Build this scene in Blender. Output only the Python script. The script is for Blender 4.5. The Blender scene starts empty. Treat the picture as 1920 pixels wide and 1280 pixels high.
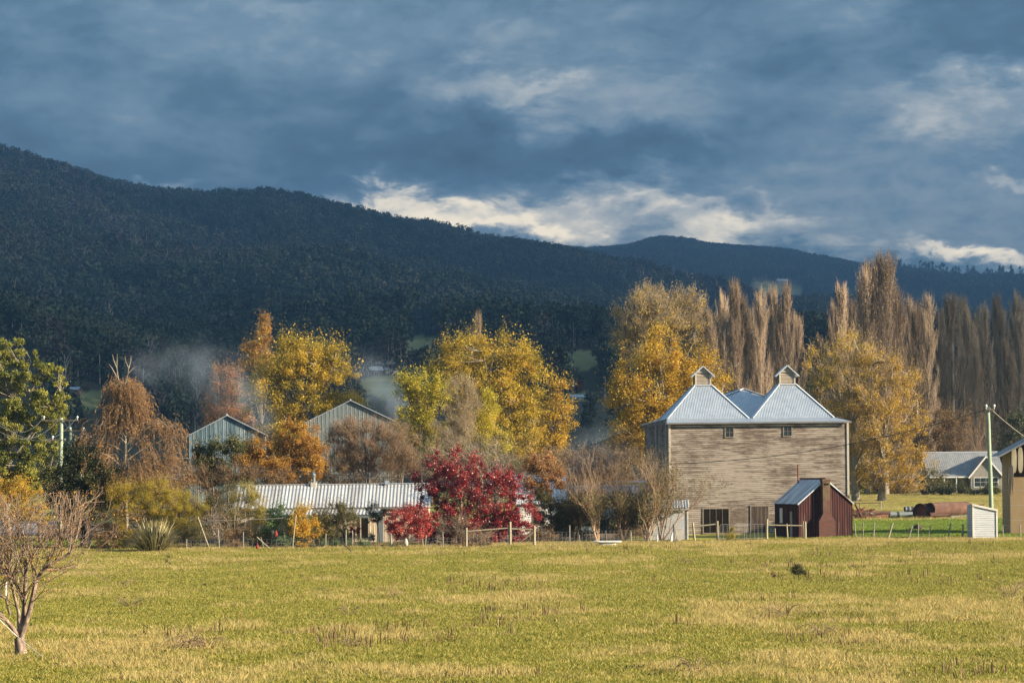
import bpy, math, random
import numpy as np
from mathutils import Vector, Matrix
R = math.radians
random.seed(7); rng = np.random.default_rng(7)
scene = bpy.context.scene
COL = scene.collection

# ---------------------------------------------------------------- camera
F, YH, CH = 4400.0, 900.0, 5.0          # focal length in photo pixels, horizon row, eye height
ROLL = 0.0105
cr, sr = math.cos(ROLL), math.sin(ROLL)
cam = bpy.data.cameras.new('camera'); camo = bpy.data.objects.new('camera', cam); COL.objects.link(camo)
cam.sensor_width = 36.0; cam.lens = F / 1920 * 36.0
cam.shift_y = (YH - 640) / 1920.0
cam.clip_start = 0.5; cam.clip_end = 20000
camo.matrix_world = Matrix.Translation((0, 0, CH)) @ Matrix.Rotation(R(90), 4, 'X') @ Matrix.Rotation(-ROLL, 4, 'Z')
scene.camera = camo

# ---------------------------------------------------------------- render settings
scene.render.engine = 'CYCLES'
vs = scene.view_settings
vs.view_transform = 'Standard'; vs.look = 'None'; vs.gamma = 1.0
vs.exposure = 1.84
cy = scene.cycles
cy.max_bounces = 5; cy.diffuse_bounces = 3; cy.glossy_bounces = 2; cy.transmission_bounces = 2
cy.volume_bounces = 0; cy.transparent_max_bounces = 4
cy.use_denoising = True
cy.volume_step_rate = 1.0; cy.volume_max_steps = 96
cy.caustics_reflective = False; cy.caustics_refractive = False

# ---------------------------------------------------------------- sun and sky
SUN_AZ, SUN_EL = R(72), R(19)           # azimuth from straight behind the camera towards the right
SV = Vector((math.sin(SUN_AZ) * math.cos(SUN_EL), -math.cos(SUN_AZ) * math.cos(SUN_EL), math.sin(SUN_EL)))
sl = bpy.data.lights.new('sun', 'SUN'); sl.energy = 5.0; sl.angle = R(0.55); sl.color = (1.0, 0.83, 0.60)
so = bpy.data.objects.new('sun', sl); COL.objects.link(so)
so.rotation_euler = (-SV).to_track_quat('-Z', 'Y').to_euler()

class NT:
    """small helper for node trees"""
    def __init__(s, tree): s.t = tree
    def n(s, typ, **kw):
        nd = s.t.nodes.new(typ)
        for k, v in kw.items(): setattr(nd, k, v)
        return nd
    def put(s, sock, v):
        if hasattr(v, 'is_output') or isinstance(v, bpy.types.NodeSocket): s.t.links.new(v, sock)
        elif v is not None: sock.default_value = v
    def m(s, op, a, b=None, c=None, clamp=False):
        nd = s.n('ShaderNodeMath', operation=op, use_clamp=clamp)
        s.put(nd.inputs[0], a)
        if b is not None: s.put(nd.inputs[1], b)
        if c is not None: s.put(nd.inputs[2], c)
        return nd.outputs[0]
    def mapr(s, v, a, b, c=0.0, d=1.0):
        nd = s.n('ShaderNodeMapRange'); s.put(nd.inputs[0], v)
        for i, q in enumerate((a, b, c, d)): nd.inputs[i + 1].default_value = q
        return nd.outputs[0]
    def noise(s, vec, scale=1.0, detail=4.0, rough=0.55, dist=0.0):
        nd = s.n('ShaderNodeTexNoise'); s.put(nd.inputs['Vector'], vec)
        nd.inputs['Scale'].default_value = scale; nd.inputs['Detail'].default_value = detail
        nd.inputs['Roughness'].default_value = rough; nd.inputs['Distortion'].default_value = dist
        return nd.outputs[0]
    def scale(s, vec, xyz):
        nd = s.n('ShaderNodeVectorMath', operation='MULTIPLY'); s.put(nd.inputs[0], vec); nd.inputs[1].default_value = xyz
        return nd.outputs[0]
    def ramp(s, v, stops):
        nd = s.n('ShaderNodeValToRGB'); s.put(nd.inputs[0], v)
        e = nd.color_ramp.elements
        while len(e) < len(stops): e.new(0.5)
        for el, (p, c) in zip(e, stops):
            el.position = p; el.color = (*c, 1.0)
        return nd.outputs[0]
    def mix(s, f, a, b):
        nd = s.n('ShaderNodeMix', data_type='RGBA'); s.put(nd.inputs[0], f)
        s.put(nd.inputs[6], (*a, 1) if isinstance(a, tuple) else a); s.put(nd.inputs[7], (*b, 1) if isinstance(b, tuple) else b)
        return nd.outputs[2]

world = bpy.data.worlds.new('World'); scene.world = world; world.use_nodes = True
w = NT(world.node_tree); world.node_tree.nodes.clear()
wout = w.n('ShaderNodeOutputWorld'); bg = w.n('ShaderNodeBackground')
tc = w.n('ShaderNodeTexCoord'); sep = w.n('ShaderNodeSeparateXYZ'); w.put(sep.inputs[0], tc.outputs['Generated'])
az = w.m('ARCTAN2', sep.outputs[0], sep.outputs[1]); el = w.m('ARCSINE', sep.outputs[2])
comb = w.n('ShaderNodeCombineXYZ'); w.put(comb.inputs[0], az); w.put(comb.inputs[1], w.m('MULTIPLY', el, 2.1))
cv = comb.outputs[0]
wn1 = w.noise(cv, 10.0, 6, 0.62); wn2 = w.noise(cv, 26.0, 6, 0.64, 0.3)
azw = w.m('ADD', az, w.m('MULTIPLY', w.m('SUBTRACT', wn1, 0.5), 0.13))
elw = w.m('ADD', el, w.m('MULTIPLY', w.m('SUBTRACT', wn2, 0.5), 0.050))
def skyblob(px, py, sx, sy, amp):
    a, e = math.atan((px - 960) / F), math.atan((YH - py) / F)
    dx = w.m('DIVIDE', w.m('SUBTRACT', azw, a), sx / F); dy = w.m('DIVIDE', w.m('SUBTRACT', elw, e), sy / F)
    r2 = w.m('ADD', w.m('MULTIPLY', dx, dx), w.m('MULTIPLY', dy, dy))
    return w.m('MULTIPLY', w.m('EXPONENT', w.m('MULTIPLY', w.m('MULTIPLY', r2, r2), -1.0)), amp)
cb2 = w.n('ShaderNodeCombineXYZ'); w.put(cb2.inputs[0], az); w.put(cb2.inputs[1], w.m('MULTIPLY', el, 2.1)); cv2 = cb2.outputs[0]
big = w.noise(cv2, 8.0, 9, 0.58, 0.25)
fine = w.noise(cv2, 27.0, 9, 0.62, 0.2)
b = w.m('ADD', w.m('MULTIPLY', w.m('SUBTRACT', big, 0.5), 0.95), w.m('MULTIPLY', w.m('SUBTRACT', fine, 0.5), 0.60))
b = w.m('ADD', b, w.m('MULTIPLY', w.m('SUBTRACT', w.noise(cv2, 85.0, 8, 0.68, 0.0), 0.5), 0.16))
b = w.m('ADD', b, 0.31)
for q in ((830, 405, 250, 46, 0.46), (1010, 440, 150, 26, 0.22), (700, 380, 120, 24, 0.14), (1150, 375, 100, 44, 0.30), (1300, 420, 180, 44, 0.26), (1480, 445, 200, 40, 0.22), (1690, 480, 200, 30, 0.20),
          (950, 165, 150, 48, 0.26), (1180, 190, 200, 50, 0.10), (1850, 225, 150, 70, 0.26), (1860, 492, 130, 22, 0.42), (1560, 370, 400, 70, 0.14),
          (1300, 430, 760, 62, 0.17), (1450, 190, 420, 90, 0.10), (700, 60, 500, 60, 0.05), (370, 352, 70, 14, 0.28), (1900, 360, 60, 20, 0.20), (1200, 70, 260, 50, 0.08),
          (1890, 50, 190, 80, -0.26), (250, 320, 420, 90, -0.10), (560, 60, 420, 60, 0.07), (560, 200, 300, 50, -0.08), (40, 60, 180, 120, -0.12), (960, 290, 380, 44, -0.16), (1650, 130, 240, 50, -0.10)):
    b = w.m('ADD', b, skyblob(*q))
SKY_STOPS = [(0.0, (0.022, 0.030, 0.036)), (0.22, (0.036, 0.060, 0.080)), (0.42, (0.072, 0.103, 0.126)), (0.60, (0.142, 0.164, 0.170)),
             (0.78, (0.32, 0.305, 0.262)), (1.0, (0.70, 0.59, 0.41))]
cloudc = w.ramp(b, SKY_STOPS)
nish = w.n('ShaderNodeTexSky', sky_type='NISHITA', sun_disc=False, sun_elevation=SUN_EL, sun_rotation=math.pi - SUN_AZ)
ns = w.n('ShaderNodeVectorMath', operation='SCALE'); w.put(ns.inputs[0], nish.outputs[0]); ns.inputs[3].default_value = 0.11
clear = w.m('MULTIPLY', w.mapr(el, 0.30, 0.8), w.mapr(w.noise(cv, 3.0, 4), 0.40, 0.62))
hi = w.n('ShaderNodeVectorMath', operation='SCALE'); w.put(hi.inputs[0], cloudc); w.put(hi.inputs[3], w.mapr(el, 0.24, 0.75, 1.0, 2.3))
w.put(bg.inputs[0], w.mix(w.m('MULTIPLY', clear, 0.8), hi.outputs[0], ns.outputs[0]))
bg.inputs[1].default_value = 1.0
w.t.links.new(bg.outputs[0], wout.inputs[0])

# ---------------------------------------------------------------- coordinates and ground
def unroll(px, py):
    a, bb = px - 960.0, YH - py
    return (a * cr + bb * sr) / F, (-a * sr + bb * cr) / F
def P(px, py, Y):
    u, v = unroll(px, py)
    return Vector((u * Y, Y, CH + v * Y))
def vnoise(x, y, seed=0):
    x = np.asarray(x, float); y = np.asarray(y, float)
    xi, yi = np.floor(x).astype(np.int64), np.floor(y).astype(np.int64); xf, yf = x - xi, y - yi
    def h(a, c):
        n = (a * 374761393 + c * 668265263 + seed * 982451653) & 0xffffffff
        n = ((n ^ (n >> 13)) * 1274126177) & 0xffffffff
        return ((n ^ (n >> 16)) & 0xffff) / 65535.0
    sx, sy = xf * xf * (3 - 2 * xf), yf * yf * (3 - 2 * yf)
    return (h(xi, yi) * (1 - sx) + h(xi + 1, yi) * sx) * (1 - sy) + (h(xi, yi + 1) * (1 - sx) + h(xi + 1, yi + 1) * sx) * sy
def fbm(x, y, o=4, seed=0):
    s, a, t = 0, 0.5, 0
    for i in range(o):
        s = s + a * vnoise(np.asarray(x) * 2 ** i, np.asarray(y) * 2 ** i, seed + i); t += a; a *= 0.5
    return s / t
def gz(x, y):
    """height of the near ground"""
    x = np.asarray(x, float); y = np.asarray(y, float)
    z = 0.35 * np.clip((y - 172) / 33, 0, 1) ** 1.3 + 0.018 * np.clip(y - 205, 0, None)
    return z + ((fbm(x / 9.0, y / 9.0, 3, 3) - 0.5) * 0.16 + (fbm(x / 2.6, y / 2.9, 2, 8) - 0.5) * 0.17) * np.clip((y - 30) / 40, 0, 1)
def G(px, Y, py=950):
    u, v = unroll(px, py)
    return Vector((u * Y, Y, float(gz(u * Y, Y))))
HILL1 = [(-400, 180), (-200, 238), (0, 289), (60, 305), (120, 322), (210, 350), (300, 368), (350, 378), (400, 384), (500, 376), (560, 386), (640, 404), (700, 422),
         (780, 446), (830, 462), (900, 486), (1000, 512), (1150, 540), (1300, 562), (1500, 585), (1700, 600), (2350, 625)]
HILL2 = [(-400, 410), (600, 425), (780, 442), (830, 446), (900, 456), (1000, 468), (1100, 477), (1180, 470), (1230, 455), (1290, 459), (1330, 469), (1400, 474),
         (1480, 481), (1560, 499), (1620, 514), (1700, 519), (1800, 529), (1920, 531), (2350, 545)]
H1 = np.array([unroll(x, y + np.interp(x, (0, 400, 700, 1000), (42, 32, 24, 8))) for x, y in HILL1]); H2 = np.array([unroll(x, y + 10) for x, y in HILL2])
YC1, YC2 = 2600.0, 4200.0
def hz(x, y):
    """height of the hills beyond the near ground"""
    x = np.asarray(x, float); y = np.asarray(y, float); u = x / y
    v1 = np.interp(u, H1[:, 0], H1[:, 1]); v2 = np.interp(u, H2[:, 0], H2[:, 1])
    t = np.clip((y - 420) / (YC1 - 420), 0, 1)
    z1 = CH + v1 * (1 - (1 - t) ** 2.3) * np.minimum(y, YC1) - np.clip(y - YC1, 0, None) * 0.30
    t2 = np.clip((y - 1300) / (YC2 - 1300), 0, 1)
    z2 = CH + v2 * (1 - (1 - t2) ** 2.0) * np.minimum(y, YC2) - np.clip(y - YC2, 0, None) * 0.30
    rel = (fbm(x / 300.0 + 0.3 * y / 300.0, y / 420.0, 4, 11) - 0.5)
    z1 = z1 + rel * 130 * np.sin(np.pi * t) ** 0.8
    z2 = z2 + rel * 90 * np.sin(np.pi * t2) * (y < YC2)
    z = np.maximum(z1, z2)
    return np.maximum(z, gz(x, np.minimum(y, 420)) + 0.0)
def onhill(px, py):
    """point of the hillside seen at a photo pixel"""
    u, v = unroll(px, py)
    ys = np.linspace(430, 4200, 1500); z = hz(u * ys, ys)
    i = np.argmax((z - CH) / ys >= v)
    y = float(ys[i]) if (z - CH)[i] / ys[i] >= v else 2500.0
    return Vector((u * y, y, float(hz(u * y, y))))

# ---------------------------------------------------------------- object helpers
def mesh_np(name, V, Fc, mat=None, tint=None, smooth=False):
    me = bpy.data.meshes.new(name)
    V = np.ascontiguousarray(V, np.float32); Fc = np.ascontiguousarray(Fc, np.int32)
    k = Fc.shape[1]
    me.vertices.add(len(V)); me.vertices.foreach_set('co', V.ravel())
    me.loops.add(Fc.size); me.loops.foreach_set('vertex_index', Fc.ravel())
    me.polygons.add(len(Fc)); me.polygons.foreach_set('loop_start', np.arange(0, Fc.size, k, dtype=np.int32))
    if smooth: me.polygons.foreach_set('use_smooth', np.ones(len(Fc), bool))
    if tint is not None:
        at = me.attributes.new('tint', 'FLOAT', 'FACE'); at.data.foreach_set('value', np.ascontiguousarray(tint, np.float32))
    me.update(calc_edges=True); me.validate()
    if mat: me.materials.append(mat)
    return me
def link(name, me, parent=None, loc=None):
    o = bpy.data.objects.new(name, me); COL.objects.link(o)
    if parent: o.parent = parent
    if loc is not None: o.location = loc
    return o
def tag(o, label=None, cat=None, group=None, kind=None):
    if label: o['label'] = label
    if cat: o['category'] = cat
    if group: o['group'] = group
    if kind: o['kind'] = kind
    return o
def thing(name, label, cat, loc, rz=0.0, group=None):
    o = bpy.data.objects.new(name, None); COL.objects.link(o)
    o.location = loc; o.rotation_euler = (0, 0, rz); o.empty_display_size = 0.2
    return tag(o, label, cat, group)
def copy_tree(o, parent=None):
    c = o.copy(); COL.objects.link(c)
    if parent: c.parent = parent
    for ch in list(o.children): copy_tree(ch, c)
    return c

class MB:
    """collects faces for one mesh"""
    def __init__(s): s.v, s.f = [], []
    def add(s, vs_, fs):
        o = len(s.v); s.v += [tuple(q) for q in vs_]; s.f += [tuple(i + o for i in f) for f in fs]; return s
    def box(s, x0, x1, y0, y1, z0, z1):
        return s.add([(x, y, z) for z in (z0, z1) for y in (y0, y1) for x in (x0, x1)],
                     [(0, 2, 3, 1), (4, 5, 7, 6), (0, 1, 5, 4), (2, 6, 7, 3), (0, 4, 6, 2), (1, 3, 7, 5)])
    def poly(s, pts): return s.add(pts, [tuple(range(len(pts)))])
    def bar(s, a, b, wd, ht=None, up=(0, 0, 1)):
        """square bar between two points"""
        a, b = Vector(a), Vector(b); d = (b - a).normalized(); upv = Vector(up)
        if abs(d.dot(upv)) > 0.95: upv = Vector((0, 1, 0))
        x = d.cross(upv).normalized(); y = x.cross(d).normalized(); hw, hh = wd / 2, (ht or wd) / 2
        vs_ = [p + x * i * hw + y * j * hh for p in (a, b) for i, j in ((-1, -1), (1, -1), (1, 1), (-1, 1))]
        return s.add(vs_, [(0, 1, 2, 3), (7, 6, 5, 4), (0, 4, 5, 1), (1, 5, 6, 2), (2, 6, 7, 3), (3, 7, 4, 0)])
    def tube(s, pts, rad, k=8, caps=True):
        pts = [Vector(p) for p in pts]; n = len(pts)
        rad = [rad] * n if not hasattr(rad, '__len__') else rad
        o = len(s.v); ref = None
        for i, p in enumerate(pts):
            d = (pts[min(i + 1, n - 1)] - pts[max(i - 1, 0)]).normalized()
            if ref is None: ref = Vector((1, 0, 0)) if abs(d.x) < 0.8 else Vector((0, 1, 0))
            x = (ref - d * ref.dot(d)).normalized(); y = d.cross(x); ref = x
            for j in range(k):
                a = 2 * math.pi * j / k; s.v.append(tuple(p + (x * math.cos(a) + y * math.sin(a)) * rad[i]))
        for i in range(n - 1):
            for j in range(k):
                a, b2 = o + i * k + j, o + i * k + (j + 1) % k
                s.f.append((a, b2, b2 + k, a + k))
        if caps:
            s.f.append(tuple(o + j for j in range(k - 1, -1, -1))); s.f.append(tuple(o + (n - 1) * k + j for j in range(k)))
        return s
    def build(s, name, mat, parent=None, smooth=False, loc=None):
        me = bpy.data.meshes.new(name); me.from_pydata(s.v, [], s.f); me.update()
        if mat: me.materials.append(mat)
        if smooth: me.polygons.foreach_set('use_smooth', [True] * len(me.polygons))
        return link(name, me, parent, loc)

def _plane(pts):
    p0 = Vector(pts[0]); e = (Vector(pts[1]) - p0).normalized()
    n = None
    for q in pts[2:]:
        n = e.cross(Vector(q) - p0)
        if n.length > 1e-6: break
    n.normalize(); f = n.cross(e)
    return p0, e, f, n, [((Vector(q) - p0).dot(e), (Vector(q) - p0).dot(f)) for q in pts]
def _span(poly, c, ax):
    """extent across a convex polygon at coordinate c on axis ax"""
    r = []
    for i in range(len(poly)):
        a, b2 = poly[i], poly[(i + 1) % len(poly)]
        if (a[ax] - c) * (b2[ax] - c) <= 0 and abs(a[ax] - b2[ax]) > 1e-9:
            t = (c - a[ax]) / (b2[ax] - a[ax]); r.append(a[1 - ax] + t * (b2[1 - ax] - a[1 - ax]))
    return (min(r), max(r)) if r else (0, 0)
def corrugated(mb, pts, pitch=0.15, amp=0.02, square=False):
    """corrugated sheet over a convex polygon; ribs run square to the first edge"""
    p0, e, f, n, poly = _plane(pts)
    x0, x1 = min(q[0] for q in poly), max(q[0] for q in poly)
    k = max(2, int((x1 - x0) / pitch)); xs = []
    for i in range(k + 1):
        x = x0 + (x1 - x0) * i / k
        if square: xs += [(x - pitch * .12, 0), (x - pitch * .06, 1), (x + pitch * .06, 1), (x + pitch * .12, 0)]
        else: xs += [(x, 0), (x + (x1 - x0) / k * .25, .5), (x + (x1 - x0) / k * .5, 1), (x + (x1 - x0) / k * .75, .5)]
    xs = [q for q in xs if x0 + 1e-4 < q[0] < x1 - 1e-4]; xs = [(x0 + 1e-4, 0)] + xs + [(x1 - 1e-4, 0)]
    o = len(mb.v)
    for x, h in xs:
        a, b2 = _span(poly, x, 0)
        for y in (a, b2): mb.v.append(tuple(p0 + e * x + f * y + n * (h * amp)))
    for i in range(len(xs) - 1):
        a = o + 2 * i; mb.f.append((a, a + 2, a + 3, a + 1))
    return mb
def lapped(mb, pts, board=0.17, out=0.022):
    """lapped weatherboards over a convex polygon; boards run along the first edge"""
    p0, e, f, n, poly = _plane(pts)
    y0, y1 = min(q[1] for q in poly), max(q[1] for q in poly); k = max(1, round((y1 - y0) / board))
    for i in range(k):
        a, b2 = y0 + (y1 - y0) * i / k, y0 + (y1 - y0) * (i + 1) / k
        ax, bx = _span(poly, a + 1e-4, 1), _span(poly, b2 - 1e-4, 1)
        o = len(mb.v)
        mb.v += [tuple(p0 + e * x + f * y + n * d) for x, y, d in ((ax[0], a, 0), (ax[1], a, 0), (ax[0], a, out), (ax[1], a, out), (bx[0], b2, 0), (bx[1], b2, 0))]
        mb.f += [(o, o + 1, o + 3, o + 2), (o + 2, o + 3, o + 5, o + 4)]
    return mb

# ---------------------------------------------------------------- materials
def newmat(name):
    m = bpy.data.materials.new(name); m.use_nodes = True
    t = NT(m.node_tree); bs = m.node_tree.nodes['Principled BSDF']
    return m, t, bs
def pm(name, stops, scale=3.0, stretch=(1, 1, 1), rough=0.8, metal=0.0, detail=4.0, bump=0.0, spec=0.3, coord='Object', dist=0.3):
    m, t, bs = newmat(name)
    c = t.n('ShaderNodeTexCoord').outputs[coord]
    nz = t.noise(t.scale(c, stretch), scale, detail, 0.6, dist)
    k = len(stops)
    st = [(0.28 + 0.44 * i / max(1, k - 1), s) if not isinstance(s[0], tuple) else (s[1], s[0]) for i, s in enumerate(stops)]
    t.put(bs.inputs['Base Color'], t.ramp(nz, st))
    bs.inputs['Roughness'].default_value = rough; bs.inputs['Metallic'].default_value = metal
    bs.inputs['Specular IOR Level'].default_value = spec
    if bump:
        bp = t.n('ShaderNodeBump'); bp.inputs['Strength'].default_value = bump; t.put(bp.inputs['Height'], nz)
        t.put(bs.inputs['Normal'], bp.outputs[0])
    return m
def leafmat(name, stops, transl=0.45, rough=0.55, spec=0.3):
    m, t, bs = newmat(name)
    at = t.n('ShaderNodeAttribute', attribute_name='tint').outputs['Fac']
    k = len(stops); c = t.ramp(at, [(i / max(1, k - 1), s) for i, s in enumerate(stops)])
    t.put(bs.inputs['Base Color'], c); bs.inputs['Roughness'].default_value = rough; bs.inputs['Specular IOR Level'].default_value = spec
    tr = t.n('ShaderNodeBsdfTranslucent'); t.put(tr.inputs[0], c)
    mx = t.n('ShaderNodeMixShader'); mx.inputs[0].default_value = transl
    t.t.links.new(bs.outputs[0], mx.inputs[1]); t.t.links.new(tr.outputs[0], mx.inputs[2])
    t.t.links.new(mx.outputs[0], t.t.nodes['Material Output'].inputs[0])
    return m

def boards_mat(name, paint, bare, thr=0.52, board=0.17):
    """weathered paint peeling off horizontal boards, each board its own amount of wear"""
    m, t, bs = newmat(name)
    c = t.n('ShaderNodeTexCoord').outputs['Object']
    sp = t.n('ShaderNodeSeparateXYZ'); t.put(sp.inputs[0], c)
    row = t.m('FLOOR', t.m('DIVIDE', sp.outputs[2], board))
    cb = t.n('ShaderNodeCombineXYZ'); t.put(cb.inputs[0], t.m('ADD', sp.outputs[0], sp.outputs[1])); t.put(cb.inputs[1], t.m('MULTIPLY', row, 3.7)); t.put(cb.inputs[2], t.m('MULTIPLY', sp.outputs[2], 3.0))
    peel = t.noise(t.scale(cb.outputs[0], (.5, 1, 1)), 0.9, 7, 0.74, 0.3)
    streak = t.noise(t.scale(c, (0.35, 0.35, 9.0)), 2.2, 6, 0.7, 0.1)
    blot = t.noise(c, 0.33, 3, 0.5)
    k = t.m('ADD', t.m('ADD', t.m('MULTIPLY', peel, 0.55), t.m('MULTIPLY', streak, 0.45)), t.m('MULTIPLY', t.m('SUBTRACT', blot, 0.5), 0.34))
    fac = t.mapr(k, thr - 0.03, thr + 0.055)
    frac = t.m('FRACT', t.m('DIVIDE', sp.outputs[2], board))
    gap = t.m('MULTIPLY', t.m('LESS_THAN', frac, 0.24), t.mapr(peel, 0.38, 0.54, 0.45, 1.0))
    fac = t.m('MAXIMUM', fac, gap)
    pv = t.ramp(t.noise(c, 1.4, 4, 0.6), [(0.3, tuple(q * 0.84 for q in paint)), (0.7, paint)])
    bv = t.ramp(t.noise(t.scale(c, (1, 1, 6)), 2.5, 4, 0.6), [(0.35, bare[0]), (0.65, bare[1])])
    t.put(bs.inputs['Base Color'], t.mix(fac, pv, bv)); bs.inputs['Roughness'].default_value = 0.85; bs.inputs['Specular IOR Level'].default_value = 0.2
    bp = t.n('ShaderNodeBump'); bp.inputs['Strength'].default_value = 0.5; bp.inputs['Distance'].default_value = 0.02
    t.put(bp.inputs['Height'], t.m('SUBTRACT', 1.0, fac)); t.put(bs.inputs['Normal'], bp.outputs[0])
    return m
def streak_mat(name, stops, sx=6.0, sz=0.4, rough=0.8, metal=0.0, axis='x', spec=0.3, scale=1.0):
    """colour running in streaks up and down a surface"""
    m, t, bs = newmat(name)
    c = t.n('ShaderNodeTexCoord').outputs['Object']
    nz = t.noise(t.scale(c, {'x': (sx, sx, sz), 'y': (sz, sx, sz), 'r': (sx, sz, sz)}[axis]), scale, 5, 0.62, 0.15)
    k = len(stops)
    t.put(bs.inputs['Base Color'], t.ramp(nz, [(0.3 + 0.4 * i / (k - 1), s) for i, s in enumerate(stops)]))
    bs.inputs['Roughness'].default_value = rough; bs.inputs['Metallic'].default_value = metal; bs.inputs['Specular IOR Level'].default_value = spec
    return m

M = {}
M['kilnboard'] = boards_mat('kiln_boards', (0.335, 0.288, 0.24), ((0.07, 0.052, 0.042), (0.17, 0.13, 0.10)), 0.502)
M['whiteboard'] = boards_mat('white_boards', (0.50, 0.53, 0.56), ((0.20, 0.17, 0.15), (0.42, 0.36, 0.3)), 0.60)  # faint blue in the white carries the look of boards in shade
M['louvre'] = pm('louvre', [(.28, .23, .175), (.46, .39, .31)], 3, (1, 1, 5))
M['frame'] = pm('frame', [(.15, .125, .095), (.24, .20, .155)], 3)
M['zinc'] = pm('zinc', [(.30, .335, .375), (.40, .43, .46)], 1.6, (1, 1, 1), 0.40, 0.45, 3)
M['zincold'] = streak_mat('zinc_old', [(.24, .225, .21), (.40, .395, .385), (.47, .465, .455)], 2.2, 0.12, 0.5, 0.3, 'r')
M['zincdark'] = pm('zinc_dark', [(.15, .155, .16), (.23, .235, .24)], 1.2, (1, 1, 1), .7, 0.0)
M['ridge'] = pm('ridge_cap', [(.44, .47, .50), (.54, .56, .58)], 2, rough=.45, metal=.3)
M['gutter'] = pm('gutter', [(.10, .10, .095), (.2, .19, .17)], 3)
M['trim'] = pm('trim', [(.34, .30, .24), (.46, .41, .34)], 3, (1, 1, 1))
M['postpale'] = streak_mat('pale_post', [(.20, .17, .115), (.38, .33, .23)], 8, 1.0)
M['postgrey'] = streak_mat('grey_post', [(.16, .14, .11), (.36, .32, .26)], 9, 1.2)
M['postdark'] = streak_mat('dark_post', [(.06, .05, .04), (.15, .12, .09)], 9, 1.2)
M['treated'] = streak_mat('green_pole', [(.19, .24, .17), (.30, .35, .25)], 7, .5)
M['glass'] = pm('glass', [(.015, .02, .022), (.03, .04, .042)], 1, rough=.15, spec=.4)
M['dark'] = pm('dark_inside', [(.010, .008, .006), (.02, .016, .013)], 2, spec=0.0)  # near-black colour stands in for the unlit insides of openings
M['olddoor'] = streak_mat('old_door', [(.022, .014, .011), (.05, .032, .023), (.14, .11, .08)], 9, .5)
M['redwood'] = streak_mat('red_boards', [(.010, .007, .006), (.028, .008, .008), (.060, .013, .012), (.11, .07, .05)], 6.5, .35, .85)
M['rustroof'] = streak_mat('rust_streak_roof', [(.08, .04, .03), (.38, .42, .46), (.46, .50, .53), (.13, .07, .05), (.40, .44, .47)], 3.6, .22, .5, .2, 'y')
M['rust'] = pm('rust', [(.055, .03, .022), (.105, .052, .036), (.15, .08, .055)], 1.8, rough=.9, bump=.3)
M['rustdeep'] = pm('rust_deep', [(.085, .028, .018), (.16, .055, .035), (.2, .08, .05)], 2.5, rough=.9, bump=.3)
M['brick'] = None
M['bluegrey'] = streak_mat('blue_grey_sheet', [(.05, .085, .11), (.10, .15, .18), (.25, .29, .31)], 1.3, .12, .5, .15)  # darker, bluer colour stands in for shade on the shed front
M['greysheet'] = streak_mat('grey_sheet', [(.12, .145, .15), (.175, .20, .205)], 1.5, .2, .5, .15)
M['beige'] = pm('beige_block', [(.29, .195, .10), (.35, .245, .135)], 1.0, rough=.85)
M['cream'] = streak_mat('cream_boards', [(.42, .34, .24), (.60, .52, .40)], 5, .3)
M['cottagewall'] = pm('cottage_wall', [(.20, .185, .165), (.27, .25, .22)], 2)
M['white'] = pm('white_paint', [(.56, .56, .53), (.7, .7, .67)], 3)
M['offwhite'] = pm('weathered_white', [(.45, .42, .36), (.66, .63, .56)], 4)
M['black'] = pm('black_rubber', [(.012, .012, .012), (.03, .03, .03)], 3)
M['wire'] = pm('wire', [(.13, .13, .13), (.24, .24, .24)], 3, rough=.5, metal=.3)
M['cable'] = pm('black_cable', [(.02, .02, .02), (.035, .033, .03)], 3)
M['concrete'] = pm('concrete', [(.34, .31, .26), (.52, .48, .41)], 3, bump=.2)
M['bark'] = pm('bark', [(.07, .05, .035), (.16, .125, .09), (.25, .2, .15)], 3, (1, 1, .25), .9, bump=.4)
M['barkpale'] = pm('pale_bark', [(.10, .078, .055), (.25, .205, .15), (.36, .305, .235)], 2.2, (1, 1, .5), .85)
M['barkdark'] = pm('dark_bark', [(.03, .022, .016), (.075, .055, .04)], 3)
M['twigbrown'] = pm('brown_twigs', [(.13, .085, .055), (.26, .175, .11)], .6)
M['twiggrey'] = pm('grey_twigs', [(.16, .125, .09), (.30, .245, .18)], .6)
M['twigtan'] = pm('tan_twigs', [(.26, .17, .10), (.40, .28, .175)], .3)
def brick_mat(name, c1, c2, mortar, top):
    m, t, bs = newmat(name)
    c = t.n('ShaderNodeTexCoord').outputs['Object']; sp = t.n('ShaderNodeSeparateXYZ'); t.put(sp.inputs[0], c)
    cb = t.n('ShaderNodeCombineXYZ'); t.put(cb.inputs[0], t.m('ADD', sp.outputs[0], sp.outputs[1])); t.put(cb.inputs[1], sp.outputs[2])
    br = t.n('ShaderNodeTexBrick'); t.put(br.inputs[0], cb.outputs[0])
    br.inputs['Color1'].default_value = (*c1, 1); br.inputs['Color2'].default_value = (*c2, 1); br.inputs['Mortar'].default_value = (*mortar, 1)
    br.inputs['Scale'].default_value = 1.0; br.inputs['Brick Width'].default_value = .24; br.inputs['Row Height'].default_value = .086; br.inputs['Mortar Size'].default_value = .010
    nz = t.noise(c, 2.2, 4, .6)
    moss = t.m('MULTIPLY', t.mapr(sp.outputs[2], 2.0, 3.2), t.mapr(nz, .35, .55))
    t.put(bs.inputs['Base Color'], t.mix(moss, br.outputs[0], top)); bs.inputs['Roughness'].default_value = .9
    return m
M['brick'] = brick_mat('chimney_brick', (.085, .019, .013), (.04, .012, .009), (.075, .042, .028), (.085, .058, .028))

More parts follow.
